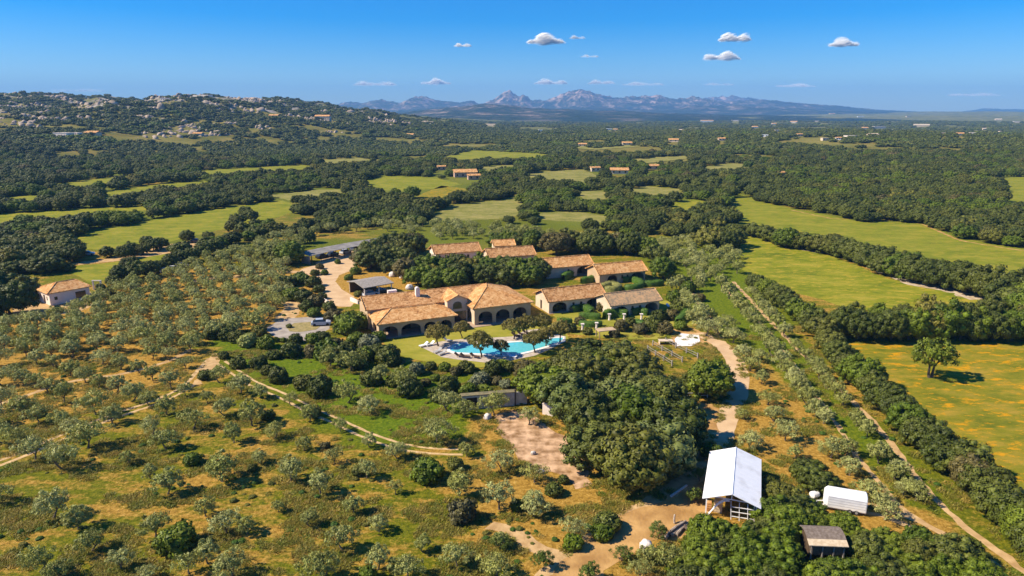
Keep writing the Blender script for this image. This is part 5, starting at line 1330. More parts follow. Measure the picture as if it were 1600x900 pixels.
RR = set(R1 + R2)
olives = []   # x, y, diameter, variant-set
for (a, b, c) in OL:
    x, y = G(a, b); olives.append((x, y, treewidth(a, b, c) * (0.78 if (a, b) in RR else 0.84), 'o'))
for (a, b, c) in OLYOUNG:
    x, y = G(a, b); olives.append((x, y, treewidth(a, b, c), 'y'))
for poly, sp_, _ in GROVES:
    q = keep_clear(hexfill(poly, sp_, rng, 0.2), BUILT + ROADS)
    for x, y in q:
        if rng.rand() < 0.08: continue
        if min((x - o[0]) ** 2 + (y - o[1]) ** 2 for o in olives[:400]) < 7: continue
        olives.append((x, y, rng.uniform(2.8, 4.1), 'o'))

oaks = []     # x, y, diameter, set, heightfactor
def oak(a, b, c, s='d', hf=1.0): x, y = G(a, b); oaks.append((x, y, treewidth(a, b, c), s, hf))
H1 = [(1180,452,30),(1196,462,34),(1212,476,40),(1232,486,36),(1250,500,40),(1268,516,44),(1282,530,46),(1296,548,40),(1306,566,44),(1322,590,48),(1344,604,60),(1362,620,46),(1380,640,56),(1400,655,56),(1420,676,58),(1440,700,62),(1462,712,60),(1480,735,62),(1505,742,66),(1518,766,66),(1540,780,70),(1556,806,72),(1578,826,74),(1600,850,78),(1622,880,80)]
for i, t in enumerate(H1): oak(t[0], t[1], t[2] * 1.12, s='dbddbddyddbdddbddddrdddbd'[i % 25])
H2 = [(1312,526,50,'d'),(1340,530,52,'d'),(1366,531,48,'d'),(1392,532,54,'d'),(1420,531,56,'b'),(1446,530,60,'y'),(1474,531,66,'b'),(1500,530,54,'d'),(1526,531,54,'b'),(1552,531,56,'d'),(1578,532,56,'b'),(1604,531,60,'d'),(1632,531,60,'d'),(1330,516,44,'d'),(1372,515,44,'b'),(1410,514,44,'d'),(1455,512,54,'y'),(1500,512,46,'d'),(1545,510,50,'d'),(1590,508,60,'b'),(1625,505,60,'d')]
for a, b, c, s in H2: oak(a, b, c, s, 1.25)
H3 = [(1184,371,24),(1198,376,26),(1214,381,24),(1228,387,34),(1246,388,28),(1264,391,30),(1282,395,32),(1300,398,32),(1318,403,34),(1338,409,36),(1356,414,36),(1374,421,40),(1392,427,40),(1410,434,44),(1430,441,46),(1452,444,44),(1470,448,46),(1492,452,50),(1510,457,50),(1532,464,56),(1552,470,46),(1574,484,52),(1592,496,56),(1612,490,60),(1585,470,50),(1625,515,60)]
for i, t in enumerate(H3): oak(t[0], t[1], t[2] * 1.3, s='dddbdddddd'[i % 10], hf=0.95)
for i, t in enumerate(H3[3:]): oak(t[0] + 5, t[1] - 5, t[2] * 1.1, s='ddbd'[i % 4], hf=0.9)
# the big thicket and the round tree
TH = [(846,606),(890,588),(950,576),(1006,580),(1034,604),(1040,648),(1062,676),(1064,712),(1044,744),(1006,768),(945,766),(924,742),(930,704),(900,672),(852,650),(826,616)]
th = hexfill(TH, 6.3, rng, 0.25)
for x, y in th: oaks.append((x, y, rng.uniform(8.0, 11.0), 'dddtbdtd'[rng.randint(8)], rng.uniform(0.75, 1.0)))
oak(1108, 620, 84, 'b', 0.95); oak(1088, 612, 50, 'd', 1.0); oak(1122, 604, 46, 'b', 0.95)
oak(826, 612, 42, 'r', 1.1); oak(822, 590, 40, 'r', 1.0)
# thicket at the bottom edge
TB = [(1060,890),(1092,858),(1120,836),(1160,822),(1195,816),(1215,806),(1245,812),(1285,806),(1320,836),(1370,836),(1400,852),(1460,858),(1505,868),(1545,905),(1560,960),(1050,960),(1040,910)]
HUTP = [(1240, 846), (1338, 846), (1338, 903), (1240, 903)]
tb = keep_clear(hexfill(TB, 2.8, rng, 0.25), [HUTP, [(1090, 790), (1196, 790), (1196, 838), (1090, 844)]])
for x, y in tb: oaks.append((x, y, rng.uniform(3.6, 5.0), 'dbbdbdb'[rng.randint(7)], rng.uniform(0.8, 1.05)))
for a, b, c in [(1240,908,42),(1262,914,44),(1288,916,44),(1312,914,44),(1336,906,46),(1348,884,40),(1344,864,40),(1236,884,38)]: oak(a, b, c, 'b', 0.8)
for a, b, c in [(1222,790,60),(1202,768,36),(1263,748,52),(1277,768,58),(1240,806,50)]: oak(a, b, c, 'd', 0.85)
# trees among the cottages
for poly, sp_, sz, sets in [([(640,450),(650,428),(700,420),(770,424),(830,430),(880,438),(880,446),(850,446),(820,454),(760,450),(700,454),(650,454),(636,450)], 6.0, (6.5, 8.5), 'dbbybd'),
        ([(545,430),(560,405),(600,390),(650,385),(655,400),(640,425),(630,450),(600,425),(560,425)], 6.0, (7, 9), 'drbdrd'),
        ([(860,392),(930,386),(1010,392),(1040,410),(1036,432),(1012,420),(1006,402),(930,398),(880,398)], 7.0, (8, 10), 'drddbd'),
        ([(760,386),(800,380),(850,385),(850,392),(790,392)], 7, (6, 8), 'db')]:
    for x, y in keep_clear(hexfill(poly, sp_, rng, 0.25), [[(555,428),(612,428),(616,470),(555,470)], [(660,392),(750,392),(750,405),(660,405)]]): oaks.append((x, y, rng.uniform(*sz), sets[rng.randint(len(sets))], rng.uniform(0.9, 1.1)))
oak(1036, 436, 44, 'b', 1.1); oak(870, 398, 50, 'r', 1.0)
# lone trees and groups in the left fields
for t in [(372,352,26),(392,346,26),(380,366,26),(400,358,22),(365,362,26),(384,338,22),(240,392,30),(252,388,24),(222,398,24),(168,402,24),(196,404,30),(205,398,26),(230,384,22),(294,378,26),(326,374,18),(270,395,18),(18,492,70),(40,470,50),(0,470,60),(-20,500,70),(190,440,36),(215,436,40),(236,432,34),(205,425,34),(250,425,26),(268,418,30),(285,412,30),(300,408,30),(320,400,30),(336,394,30),(176,446,22),(110,424,18),(1132,392,44),(1145,385,40),(1122,384,38)]: oak(*t, s='d')
oak(1110, 390, 50, 'y', 1.0); oak(455, 412, 50, 'b', 1.0); oak(430, 410, 40, 'y', 1.0); oak(480, 380, 30, 'd')
n_hand = len(oaks)
# wood wherever there is no field: distance-graded
open_px = list(FIELD_HOLE.values()) + BUILT + ROADS + [g[0] for g in GROVES] + [[(-200,440),(130,425),(200,408),(330,392),(420,372),(560,358),(700,346),(860,352),(1010,372),(1130,366),(1172,440),(1400,640),(1640,900),(1700,1000),(-200,1000)]]
open_px += [[(1140, 340), (1175, 300), (1160, 296), (1130, 330)], [(95, 416), (190, 392), (300, 374), (385, 364), (385, 374), (300, 388), (190, 410)], [(-100, 355), (0, 352), (110, 340), (240, 328), (240, 334), (110, 346), (-100, 366)]]
rw = np.random.RandomState(23)
def woodfill(y0, y1, sp_, dmin, dmax, thin):
    W = y1 * 0.80 + 60
    out = []
    ny_ = int((y1 - y0) / (sp_ * 0.87)); nx_ = int(2 * W / sp_)
    X, Y = np.meshgrid(np.arange(nx_) * sp_ - W, y0 + np.arange(ny_) * sp_ * 0.87)
    X = X + sp_ / 2 * (np.arange(ny_)[:, None] % 2) + rw.uniform(-.36, .36, X.shape) * sp_; Y = Y + rw.uniform(-.36, .36, X.shape) * sp_
    X = X.ravel(); Y = Y.ravel()
    k = np.abs(X) < 0.80 * Y + 40
    X = X[k]; Y = Y[k]; Z = T(X, Y)
    px, py = proj(X, Y, Z)
    k = (px > -60) & (px < 1660) & (py < 480)
    f0x, f0y = proj(X, Y, 0 * X)
    hp = 5.5 * FPX / Y
    for q in open_px:
        k &= ~inpoly(px + 5 * perlin(X / 20, Y / 20), py, q)
    for q in FIELD_HOLE.values():
        k &= ~inpoly(px + 5 * perlin(X / 20, Y / 20), py - hp * 0.5, q)
    for hx, hy, hw, hs_ in HOUSES:
        k &= ~((np.abs(px - hx) < hw * 0.5 + 0.3 * hp) & (py > hy - hs_) & (py - hp < hy + 0.5) & (py < hy + 1.6 * hp))
    # clearings
    cl_ = fbm(X / 150 + 11, Y / 110, 4)
    k &= cl_ < thin
    rkm = fbm(X / 95 + 40, Y / 95, 4)
    k &= ~((Z > 16) & (X < 100) & (Y > 760) & (Y < 2400) & (rkm > 0.24 - 0.004 * np.clip(Z - 20, 0, 50)) & (rw.rand(len(X)) < 0.85))
    X, Y, Z = X[k], Y[k], Z[k]
    D = rw.uniform(dmin, dmax, len(X)) * (1 + 0.25 * fbm(X / 90, Y / 90, 2))
    return X, Y, Z, D
wd = [woodfill(180, 420, 6.6, 5.5, 9.0, 0.42), woodfill(420, 900, 8.2, 6, 10.5, 0.30), woodfill(900, 1700, 11, 8, 13, 0.20), woodfill(1700, 3300, 16, 9, 16, 0.04)]
WX, WY, WZ, WD = [np.concatenate([q[i] for q in wd]) for i in range(4)]
# row trees in lighter green bands (mid-left and centre)

# ------------------------------------------------------------------ labels that single trees out
LM = [(79, 470, "the small white cottage"), (332, 560, "the fork of the tracks"), (160, 656, "the bend of the wheel track"), (20, 716, "the track's end at the left edge"),
      (85, 810, "the bottom left corner"), (277, 857, "the lush green bush"), (347, 752, "the widest olive crown"), (455, 751, "the leaning olive in mid-grove"), (460, 627, "the middle of the curved track"),
      (622, 697, "the curved track's lower bend"), (715, 706, "the curved track's right end"), (668, 750, "the round dark green bush"), (490, 870, "the bottom edge below the curved track"),
      (640, 880, "the bottom edge's middle"), (722, 812, "the grey leafless shrub"), (762, 648, "the retaining wall"), (845, 700, "the bare earth slope"), (900, 840, "the orange yard's left edge"),
      (1010, 858, "the white boulder"), (1062, 828, "the log pile"), (1145, 760, "the white barn"), (1272, 778, "the water tank"), (1325, 780, "the white trailer"), (1290, 865, "the sunken hut"),
      (1420, 860, "the bottom thicket's tip"), (1115, 880, "the bottom edge below the barn"), (1458, 588, "the lone meadow tree"), (1128, 660, "the dirt road above the barn"), (1106, 622, "the big round tree"),
      (960, 720, "the dense thicket's lower lobe"), (950, 620, "the dense thicket's middle"), (880, 580, "the dense thicket's pool corner"), (780, 545, "the swimming pool"), (660, 505, "the villa's arcade"),
      (480, 510, "the round olive bed"), (400, 580, "the green slope's dark bushes"), (560, 600, "the green slope's middle"), (584, 445, "the timber shelter"), (560, 385, "the carport"), (430, 420, "the driveway's outer end"),
      (300, 480, "the dense grove's middle"), (150, 520, "the dense grove's left part"), (330, 405, "the dense grove's far end"), (280, 420, "the parked white cars"), (30, 590, "the grove at the left edge"),
      (225, 600, "the thin upper track"), (702, 395, "the brown roofed cottage"), (790, 395, "the middle upper cottage"), (880, 410, "the orange roofed cottage"), (968, 425, "the last upper cottage"), (890, 470, "the first lower cottage"),
      (990, 475, "the last lower cottage"), (1072, 530, "the white terrace"), (1090, 420, "the grove beyond the cottages"), (1132, 390, "the yellowing tree"), (1185, 460, "the hedgerow's top end"), (1220, 560, "the twin tracks' middle"),
      (1340, 690, "the twin tracks' lower half"), (1500, 820, "the twin tracks' bottom end"), (1310, 560, "the meadow's near corner"), (1400, 660, "the flower meadow's slanting edge"), (1540, 770, "the hedgerow's bottom end"),
      (1370, 530, "the straight tree row"), (1560, 530, "the straight tree row's right end"), (1230, 385, "the slanting oak line's top"), (1400, 435, "the slanting oak line's middle"), (1560, 480, "the slanting oak line's end"),
      (380, 355, "the oak clump in the green field"), (180, 404, "the car on the dirt lot"), (20, 480, "the oaks beside the white cottage"), (640, 360, "the grove behind the carport"), (900, 375, "the grove behind the cottages"),
      (700, 340, "the pale pasture"), (1160, 330, "the long field's narrow end"), (250, 360, "the long green field"), (620, 290, "the round green field"), (1300, 330, "the big wood's front edge"), (1550, 385, "the big wood's right end")]
LMW = np.array([G(a, b) for a, b, _ in LM])
ONES = ["", "first", "second", "third", "fourth", "fifth", "sixth", "seventh", "eighth", "ninth", "tenth", "eleventh", "twelfth", "thirteenth", "fourteenth", "fifteenth", "sixteenth", "seventeenth", "eighteenth", "nineteenth"]
TENS = {2: ("twentieth", "twenty"), 3: ("thirtieth", "thirty"), 4: ("fortieth", "forty"), 5: ("fiftieth", "fifty"), 6: ("sixtieth", "sixty"), 7: ("seventieth", "seventy")}
def ordinal(n):
    if n < 20: return ONES[n]
    t, o = divmod(n, 10)
    return TENS[t][0] if o == 0 else TENS[t][1] + "-" + ONES[o]
def place_labels(items, noun):
    """items: (x, y, adjective); each gets its rank on one side of the nearest landmark"""
    key = {}
    for i, (x, y, adj) in enumerate(items):
        d = np.hypot(LMW[:, 0] - x, LMW[:, 1] - y); j = int(d.argmin())
        px, py = proj(x, y); dx = float(px) - LM[j][0]; dy = float(py) - LM[j][1]
        if abs(dx) > 1.2 * abs(dy) : s = "right of" if dx > 0 else "left of"
        else: s = "in front of" if dy > 0 else "behind"
        key.setdefault((j, s), []).append((d[j], i))
    out = [None] * len(items)
    for (j, s), v in key.items():
        for r_, (_, i) in enumerate(sorted(v)):
            out[i] = "%s %s, %s %s %s" % (items[i][2], noun, ("nearest" if r_ == 0 else ordinal(r_ + 1) + " nearest"), s, LM[j][2])
    return out

def plant_tree(name, x, y, rz, s, meshes, label, cat, group, z=0.0, sz=None):
    r = empty(name, (x, y, z), rz); tag(r, label, cat, group); r.scale = (s, s, sz or s)
    c = bpy.data.objects.new("crown", meshes[0]); COL.objects.link(c); c.parent = r
    t = bpy.data.objects.new("trunk", meshes[1]); COL.objects.link(t); t.parent = r
    return r

# ---- scattering of uncountable things (one object each)
def scatter(name, P, S, R, IDX, meshes, label, cat):
    """points P (n,3) carrying scale, turn and shape number; geometry nodes put a shape on each"""
    lib = bpy.data.collections.new(name + "_shapes")
    for i, ms in enumerate(meshes):
        if isinstance(ms, tuple):
            V_, F_, MI, T_, mats = [], [], [], [], []; o = 0
            polys = []
            for k_, m_ in enumerate(ms):
                n = len(m_.vertices); v = np.empty(n * 3, np.float32); m_.vertices.foreach_get("co", v); V_.append(v.reshape(-1, 3))
                if "tint" in m_.attributes:
                    t = np.empty(n, np.float32); m_.attributes["tint"].data.foreach_get("value", t)
                else: t = np.full(n, 0.5, np.float32)
                T_.append(t)
                polys += [tuple(a + o for a in p.vertices) for p in m_.polygons]; MI += [k_] * len(m_.polygons); mats.append(m_.materials[0]); o += n
            V_ = np.concatenate(V_)
            me = bpy.data.meshes.new(name + "_shape"); me.from_pydata(V_.tolist(), [], polys)
            for q in mats: me.materials.append(q)
            me.polygons.foreach_set("material_index", MI); me.update()
            a = me.attributes.new("tint", 'FLOAT', 'POINT'); a.data.foreach_set("value", np.concatenate(T_))
        else: me = ms
        ob = bpy.data.objects.new("%s_shape_%02d" % (name, i), me); lib.objects.link(ob)
    n = len(P)
    me = bpy.data.meshes.new(name); me.vertices.add(n); me.vertices.foreach_set("co", np.asarray(P, np.float32).ravel())
    for nm, tp, v in (("sc", 'FLOAT_VECTOR', S), ("turn", 'FLOAT', R), ("shape", 'INT', IDX)):
        a = me.attributes.new(nm, tp, 'POINT')
        if tp == 'FLOAT_VECTOR': a.data.foreach_set("vector", np.asarray(v, np.float32).ravel())
        else: a.data.foreach_set("value", np.asarray(v, np.int32 if tp == 'INT' else np.float32))
    ob = link(bpy.data.objects.new(name, me))
    ng = bpy.data.node_groups.new(name + "_scatter", 'GeometryNodeTree')
    ng.interface.new_socket("Geometry", in_out='INPUT', socket_type='NodeSocketGeometry'); ng.interface.new_socket("Geometry", in_out='OUTPUT', socket_type='NodeSocketGeometry')
    N = ng.nodes; L = ng.links
    gi = N.new("NodeGroupInput"); go = N.new("NodeGroupOutput")
    ci = N.new("GeometryNodeCollectionInfo"); ci.inputs["Collection"].default_value = lib; ci.inputs["Separate Children"].default_value = True; ci.inputs["Reset Children"].default_value = True
    ip = N.new("GeometryNodeInstanceOnPoints"); ip.inputs["Pick Instance"].default_value = True
    def att(nm, tp):
        q = N.new("GeometryNodeInputNamedAttribute"); q.data_type = tp; q.inputs["Name"].default_value = nm; return q.outputs["Attribute"]
    cx = N.new("ShaderNodeCombineXYZ"); L.new(att("turn", 'FLOAT'), cx.inputs[2])
    L.new(gi.outputs[0], ip.inputs["Points"]); L.new(ci.outputs[0], ip.inputs["Instance"]); L.new(att("shape", 'INT'), ip.inputs["Instance Index"])
    er = N.new("FunctionNodeEulerToRotation"); L.new(cx.outputs[0], er.inputs[0]); L.new(er.outputs[0], ip.inputs["Rotation"])
    L.new(att("sc", 'FLOAT_VECTOR'), ip.inputs["Scale"]); L.new(ip.outputs[0], go.inputs[0])
    md = ob.modifiers.new("scatter", 'NODES'); md.node_group = ng
    return tag(ob, label, cat, kind='stuff')

# ---- olives
def inframe(x, y, m=30):
    px, py = proj(x, y); return -m < px < 1600 + m and py < 935
vis = [o for o in olives if inframe(o[0], o[1])]
vis.sort(key=lambda o: -(o[2] / math.hypot(o[1], CAM_H)))
near, rest = vis[:300], vis[300:]
it = [(x, y, ("young" if s == 'y' else "large" if d > 5.2 else "small" if d < 3.6 else "silvery")) for x, y, d, s in near]
labs = place_labels(it, "olive tree")
ro = np.random.RandomState(3)
for (x, y, d, s), lb in zip(near, labs):
    ms = (OLY if s == 'y' else OLV)[ro.randint(4 if s == 'y' else 9)]
    k = d / 4.75
    plant_tree("olive_tree", x, y, ro.rand() * 6.28, k, ms, lb, "olive tree", "olive trees of the groves", sz=k * ro.uniform(0.9, 1.15))
if rest:
    P = np.array([(x, y, 0) for x, y, _, _ in rest]); k = np.array([d for _, _, d, _ in rest]) / 4.6
    scatter("olive_grove", P, np.stack([k, k, k * ro.uniform(.9, 1.15, len(k))], 1), ro.rand(len(k)) * 6.28, ro.randint(0, 9, len(k)), OLV, "farther part of the dense silvery olive groves around the estate", "olive grove")

# ---- oaks and other dark evergreens
SETS = {'d': OAK, 'b': OAKB, 'y': OAKY, 'r': OAKBR, 't': [(recol(c, 'thicket'), t) for c, t in OAK[4:8]]}
allo = [(x, y, 0.0, d, s, hf) for x, y, d, s, hf in oaks if inframe(x, y, 60)]
_in = (WY < 700)
rw2 = np.random.RandomState(5)
for x, y, z, d in zip(WX[_in], WY[_in], WZ[_in], WD[_in]):
    n_ = float(perlin(x / 60 + 3, y / 60)); s = 'd'
    r_ = rw2.rand()
    if n_ > 0.05 and r_ < 0.5: s = 'b'
    if n_ < -0.28 and r_ < 0.35: s = 'y'
    if r_ > 0.985: s = 'r'
    allo.append((x, y, z, d, s, rw2.uniform(0.65, 0.95)))
allo.sort(key=lambda o: -(o[3] / math.hypot(o[1], CAM_H)))
near, rest = allo[:300], allo[300:]
it = [(x, y, {'d': "dark green", 'b': "bright green", 'y': "yellow-green", 'r': "brownish", 't': "dark green"}[s] ) for x, y, z, d, s, hf in near]
labs = place_labels(it, "oak tree")
for (x, y, z, d, s, hf), lb in zip(near, labs):
    S_ = SETS[s]; k = d / 9.4
    plant_tree("oak_tree", x, y, rw2.rand() * 6.28, k, S_[rw2.randint(len(S_))], lb, "oak tree", "evergreen oaks of the thickets and hedgerows", z=z, sz=k * hf)
P = np.array([(x, y, z) for x, y, z, *_ in rest]); d = np.array([o[3] for o in rest]) / 9.4; hf = np.array([o[5] for o in rest])
VAR = OAK + OAKB + OAKY + OAKBR
base = {'d': (0, 8), 't': (8, 4), 'b': (8, 4), 'y': (12, 4), 'r': (16, 4)}
ix = np.array([base[o[4]][0] + rw2.randint(base[o[4]][1]) for o in rest])
scatter("woodland", P, np.stack([d, d, d * hf], 1), rw2.rand(len(d)) * 6.28, ix, VAR, "dense dark green oak woods and rows filling the middle of the valley", "wood")
_far = ~_in
fx, fy, fz, fd = WX[_far], WY[_far], WZ[_far], WD[_far]
FARC = [make_crown("far_crown", 900 + i, rx=4.4, rz=3.0, zc=2.8, n=12, cr=.34, nl=8, L=1.5, Wd=1.1, m='oak', core=0.78, solid=True, low=-0.5, lumpy=0.2) for i in range(5)]
FARC += [recol(FARC[0], 'oakbright'), recol(FARC[1], 'yellowleaf')]
nn_ = perlin(fx / 130 + 3, fy / 90)
ix = rw2.randint(0, 5, len(fx)); ix = np.where((nn_ > 0.3) & (rw2.rand(len(fx)) < 0.4), 5, ix); ix = np.where((nn_ < -0.4) & (rw2.rand(len(fx)) < 0.3), 6, ix)
k = fd / 8.8
scatter("far_woodland", np.stack([fx, fy, fz - 0.3], 1), np.stack([k, k, k * rw2.uniform(.42, .65, len(k)) ], 1), rw2.rand(len(k)) * 6.28, ix, FARC, "dark green scrub and woods covering the hill and the far plain", "wood")

# lone tree in the flower meadow
LT = make_crown("crown", 777, rx=3.1, rz=2.3, zc=4.6, n=46, cr=.22, nl=70, L=0.42, Wd=0.28, m='oakbright', core=0.45, solid=False, low=-0.7, lumpy=0.28, shell=0.85)
plant_tree("oak_tree", *G(1454, 590), 0.3, 1.0, (LT, make_trunk("trunk", 778, 2.2, 0.22, 1.9, 4.6, 5, 'oakbark', 0.35, split=0.5)), "lone tree with two pale trunks standing in the yellow flower meadow", "tree", None)

# ---- trees round the pool
rp = np.random.RandomState(9)
for i, (a, b, c, lb) in enumerate([(685, 541, 42, "dark leaved shade tree on the lawn in front of the arcade"), (752, 558, 46, "shade tree standing in front of the pool's middle"), (783, 556, 30, "small orange-brown tree in front of the pool"),
        (803, 530, 38, "shade tree behind the pool, nearest the villa"), (824, 524, 38, "shade tree behind the pool by the three loungers"), (836, 551, 40, "shade tree at the pool's front right"), (853, 541, 36, "shade tree overhanging the pool's narrow end"),
        (875, 535, 40, "shade tree at the very tip of the pool"), (848, 520, 34, "brownish shade tree between the pool and the hedges"), (722, 528, 30, "shade tree close to the villa's entrance bay")]):
    x, y = G(a, b); k = treewidth(a, b, c) / 6.9; ms = POOLT[i % 4]
    if i == 2: ms = (recol(ms[0], 'brownleaf'), ms[1])
    plant_tree("shade_tree", x, y, rp.rand() * 6, k, ms, lb, "tree", "shade trees round the pool", sz=k * 1.05)

# ---- bushes
BU = [(492,430,14,'oak'),(507,429,12,'oakbright'),(450,447,28,'oak'),(470,442,28,'oakbright'),(490,447,24,'oak'),(456,468,30,'oakbright'),(475,470,28,'oak'),(440,464,22,'brownleaf'),(499,456,18,'oak'),(503,467,16,'oak'),(495,478,24,'brownleaf'),(480,485,24,'oak'),(491,494,22,'oakbright'),
      (515,485,20,'oak'),(521,499,26,'brownleaf'),(545,520,44,'oakbright'),(562,512,34,'oakbright'),(530,518,20,'oak'),(526,546,24,'brownleaf'),(540,548,26,'oak'),(556,540,30,'oakbright'),(578,546,36,'silverleaf'),(592,532,22,'oakbright'),(570,562,30,'oakbright'),(606,566,40,'oak'),(590,555,30,'oak'),
      (505,532,24,'oak'),(490,534,24,'oakbright'),(461,536,22,'oak'),(431,534,11,'oakbright'),(443,534,10,'oakbright'),(452,512,9,'oak'),(388,540,30,'olive'),(416,543,28,'oakbright'),(406,524,22,'yellowleaf'),(455,556,34,'oak'),(372,574,24,'oak'),(405,574,28,'oak'),(418,584,22,'oak'),(436,596,30,'oak'),(475,606,34,'oak'),(500,616,42,'oak'),
      (488,556,26,'brownleaf'),(512,560,40,'oakbright'),(540,568,36,'oak'),(560,574,34,'oak'),(428,560,22,'oak'),(350,560,16,'oak'),(370,534,26,'oak'),(330,528,26,'oak'),(356,530,30,'oak'),(320,592,22,'oak'),
      (612,570,28,'oak'),(628,567,10,'silverleaf'),(651,584,26,'silverleaf'),(673,577,18,'oak'),(695,578,20,'oakbright'),(680,594,16,'oakbright'),(701,612,32,'oak'),(728,581,26,'oak'),(740,603,20,'silverleaf'),(750,600,28,'silverleaf'),(770,584,28,'oak'),(786,576,24,'oakbright'),(798,578,22,'oak'),(776,600,20,'brownleaf'),(791,606,20,'silverleaf'),(731,618,28,'oakbright'),(757,616,26,'oakbright'),
      (830,608,36,'brownleaf'),(642,596,18,'oak'),(665,602,18,'brownleaf'),(712,586,18,'brownleaf'),(760,590,20,'oak'),(640,618,36,'oak'),(617,602,28,'oak'),(581,600,32,'oak'),(686,626,30,'oak'),(735,632,18,'oak'),
      (1009,478,16,'oakbright'),(1052,470,24,'oakbright'),(1062,486,30,'oak'),(1050,498,24,'brownleaf'),(1080,498,22,'oakbright'),(1030,500,22,'oak'),(906,506,16,'brownleaf'),(940,486,18,'brownleaf'),(855,480,20,'oakbright'),(868,484,24,'brownleaf'),(1000,520,24,'brownleaf'),(970,516,24,'brownleaf'),(1020,516,30,'oak'),(1038,520,26,'brownleaf'),(1064,515,20,'oakbright'),(985,508,18,'oak'),(918,522,16,'oak'),(892,518,18,'oak'),
      (1074,456,26,'oakbright'),(1066,444,22,'oak'),(1092,470,20,'brownleaf'),(960,526,18,'brownleaf'),
      (277,857,62,'oakbright'),(669,750,50,'oakbright'),(300,724,28,'oakbright'),(948,826,44,'oak'),(941,840,34,'oakbright'),(896,856,30,'oakbright'),(865,772,30,'oak'),(1250,744,34,'oak'),(1202,766,30,'oak'),(1110,714,32,'oakbright'),(1056,896,30,'oakbright'),
      (556,428,16,'oakbright'),(545,437,14,'oakbright'),(553,446,14,'oakbright'),(560,463,14,'yellowleaf'),(528,412,10,'oakbright'),(500,420,12,'brownleaf'),(722,812,44,'brownleaf'),(120,478,16,'olive'),(90,485,12,'olive'),(158,455,16,'oak'),(172,460,18,'oak'),
      (1266,891,24,'oakbright'),(1284,894,26,'oakbright'),(1302,893,24,'oak'),(1316,890,22,'oakbright'),(575,905,28,'oakbright'),(808,796,22,'oakbright'),(712,732,26,'yellowleaf'),(880,754,18,'oak'),(560,742,20,'oak'),(508,700,16,'brownleaf'),(420,655,20,'oak'),(490,650,26,'yellowleaf'),(395,735,16,'oak')]
items = []; nm = {'oak': "dark green bush", 'oakbright': "bright green bush", 'brownleaf': "russet bush", 'silverleaf': "silver-grey bush", 'yellowleaf': "yellowish bush", 'olive': "grey-green bush"}
for a, b, c, k_ in BU: x, y = G(a, b); items.append((x, y, nm[k_].rsplit(' ', 1)[0]))
labs = place_labels(items, "bush")
BUSHM['olive'] = [recol(b_, 'olive') for b_ in BUSH]
rb_ = np.random.RandomState(31)
for (a, b, c, k_), (x, y, _), lb in zip(BU, items, labs):
    if (a, b) == (722, 812): lb = "sparse grey-brown leafless shrub in the dry grass"
    o = bpy.data.objects.new("bush", BUSHM[k_][rb_.randint(5)]); COL.objects.link(o)
    s = treewidth(a, b, c) / 2.1; o.location = (x, y, 0); o.rotation_euler = (0, 0, rb_.rand() * 6); o.scale = (s, s, s * rb_.uniform(0.85, 1.15)); tag(o, lb, "bush", "bushes of the garden and slope")

# ---- clipped hedges
def hedge(pts, wd_, h, label, m='hedge', seed=0):
    rs = np.random.RandomState(seed + 70)
    P = [np.array(G(a, b)) for a, b in pts]; Q = []
    for i in range(len(P) - 1):
        k_ = max(2, int(np.linalg.norm(P[i + 1] - P[i]) / 0.35))
        for j in range(k_): Q.append(P[i] + (P[i + 1] - P[i]) * j / k_)
    Q.append(P[-1]); Q = np.array(Q)
    for _ in range(8):
        if len(Q) > 3: Q[1:-1] = (Q[:-2] + 2 * Q[1:-1] + Q[2:]) / 4
    c = Q.mean(0); Q = Q - c
    D = np.gradient(Q, axis=0); D /= np.linalg.norm(D, axis=1, keepdims=True) + 1e-9; Nn = np.stack([-D[:, 1], D[:, 0]], 1)
    n = 9; sec = [(math.cos(a), math.sin(a)) for a in np.linspace(-0.1, math.pi + 0.1, n)]
    V_ = []; NV = []
    for i, (q, nn) in enumerate(zip(Q, Nn)):
        e = min(1, (min(i, len(Q) - 1 - i) + 0.6) / 3.0) ** 0.5
        for cx, sz in sec:
            u = np.sign(cx) * abs(cx) ** 0.6 * wd_ / 2 * e; z = max(0, (abs(sz) ** 0.5) * np.sign(sz)) * h * (0.75 + 0.25 * e)
            u *= 1 + 0.12 * rs.randn() * 0.5; z *= 1 + 0.04 * rs.randn()
            V_.append((q[0] + nn[0] * u, q[1] + nn[1] * u, z)); NV.append((nn[0] * cx, nn[1] * cx, max(0.1, sz)))
    V_ = np.array(V_); NV = np.array(NV); F_ = []
    for i in range(len(Q) - 1):
        for j in range(n - 1): F_.append((i * n + j, i * n + j + 1, (i + 1) * n + j + 1, (i + 1) * n + j))
    m_ = len(V_) * 5; w_i = rs.randint(0, len(V_), m_); pos = V_[w_i] + rs.uniform(-.2, .2, (m_, 3)) + NV[w_i] * 0.04; pos[:, 2] = np.maximum(pos[:, 2], 0.05)
    lv, lf, lt = leaves(pos, NV[w_i], rs, 0.18, 0.13, 0.5)
    me = npmesh("hedge", np.concatenate([V_, lv]), np.concatenate([np.array(F_), lf + len(V_)]), [M[m]], np.concatenate([np.full(len(V_), 0.5), lt]))
    o = link(bpy.data.objects.new("hedge", me)); o.location = (c[0], c[1], 0); tag(o, label, "hedge", "clipped hedges among the cottages")
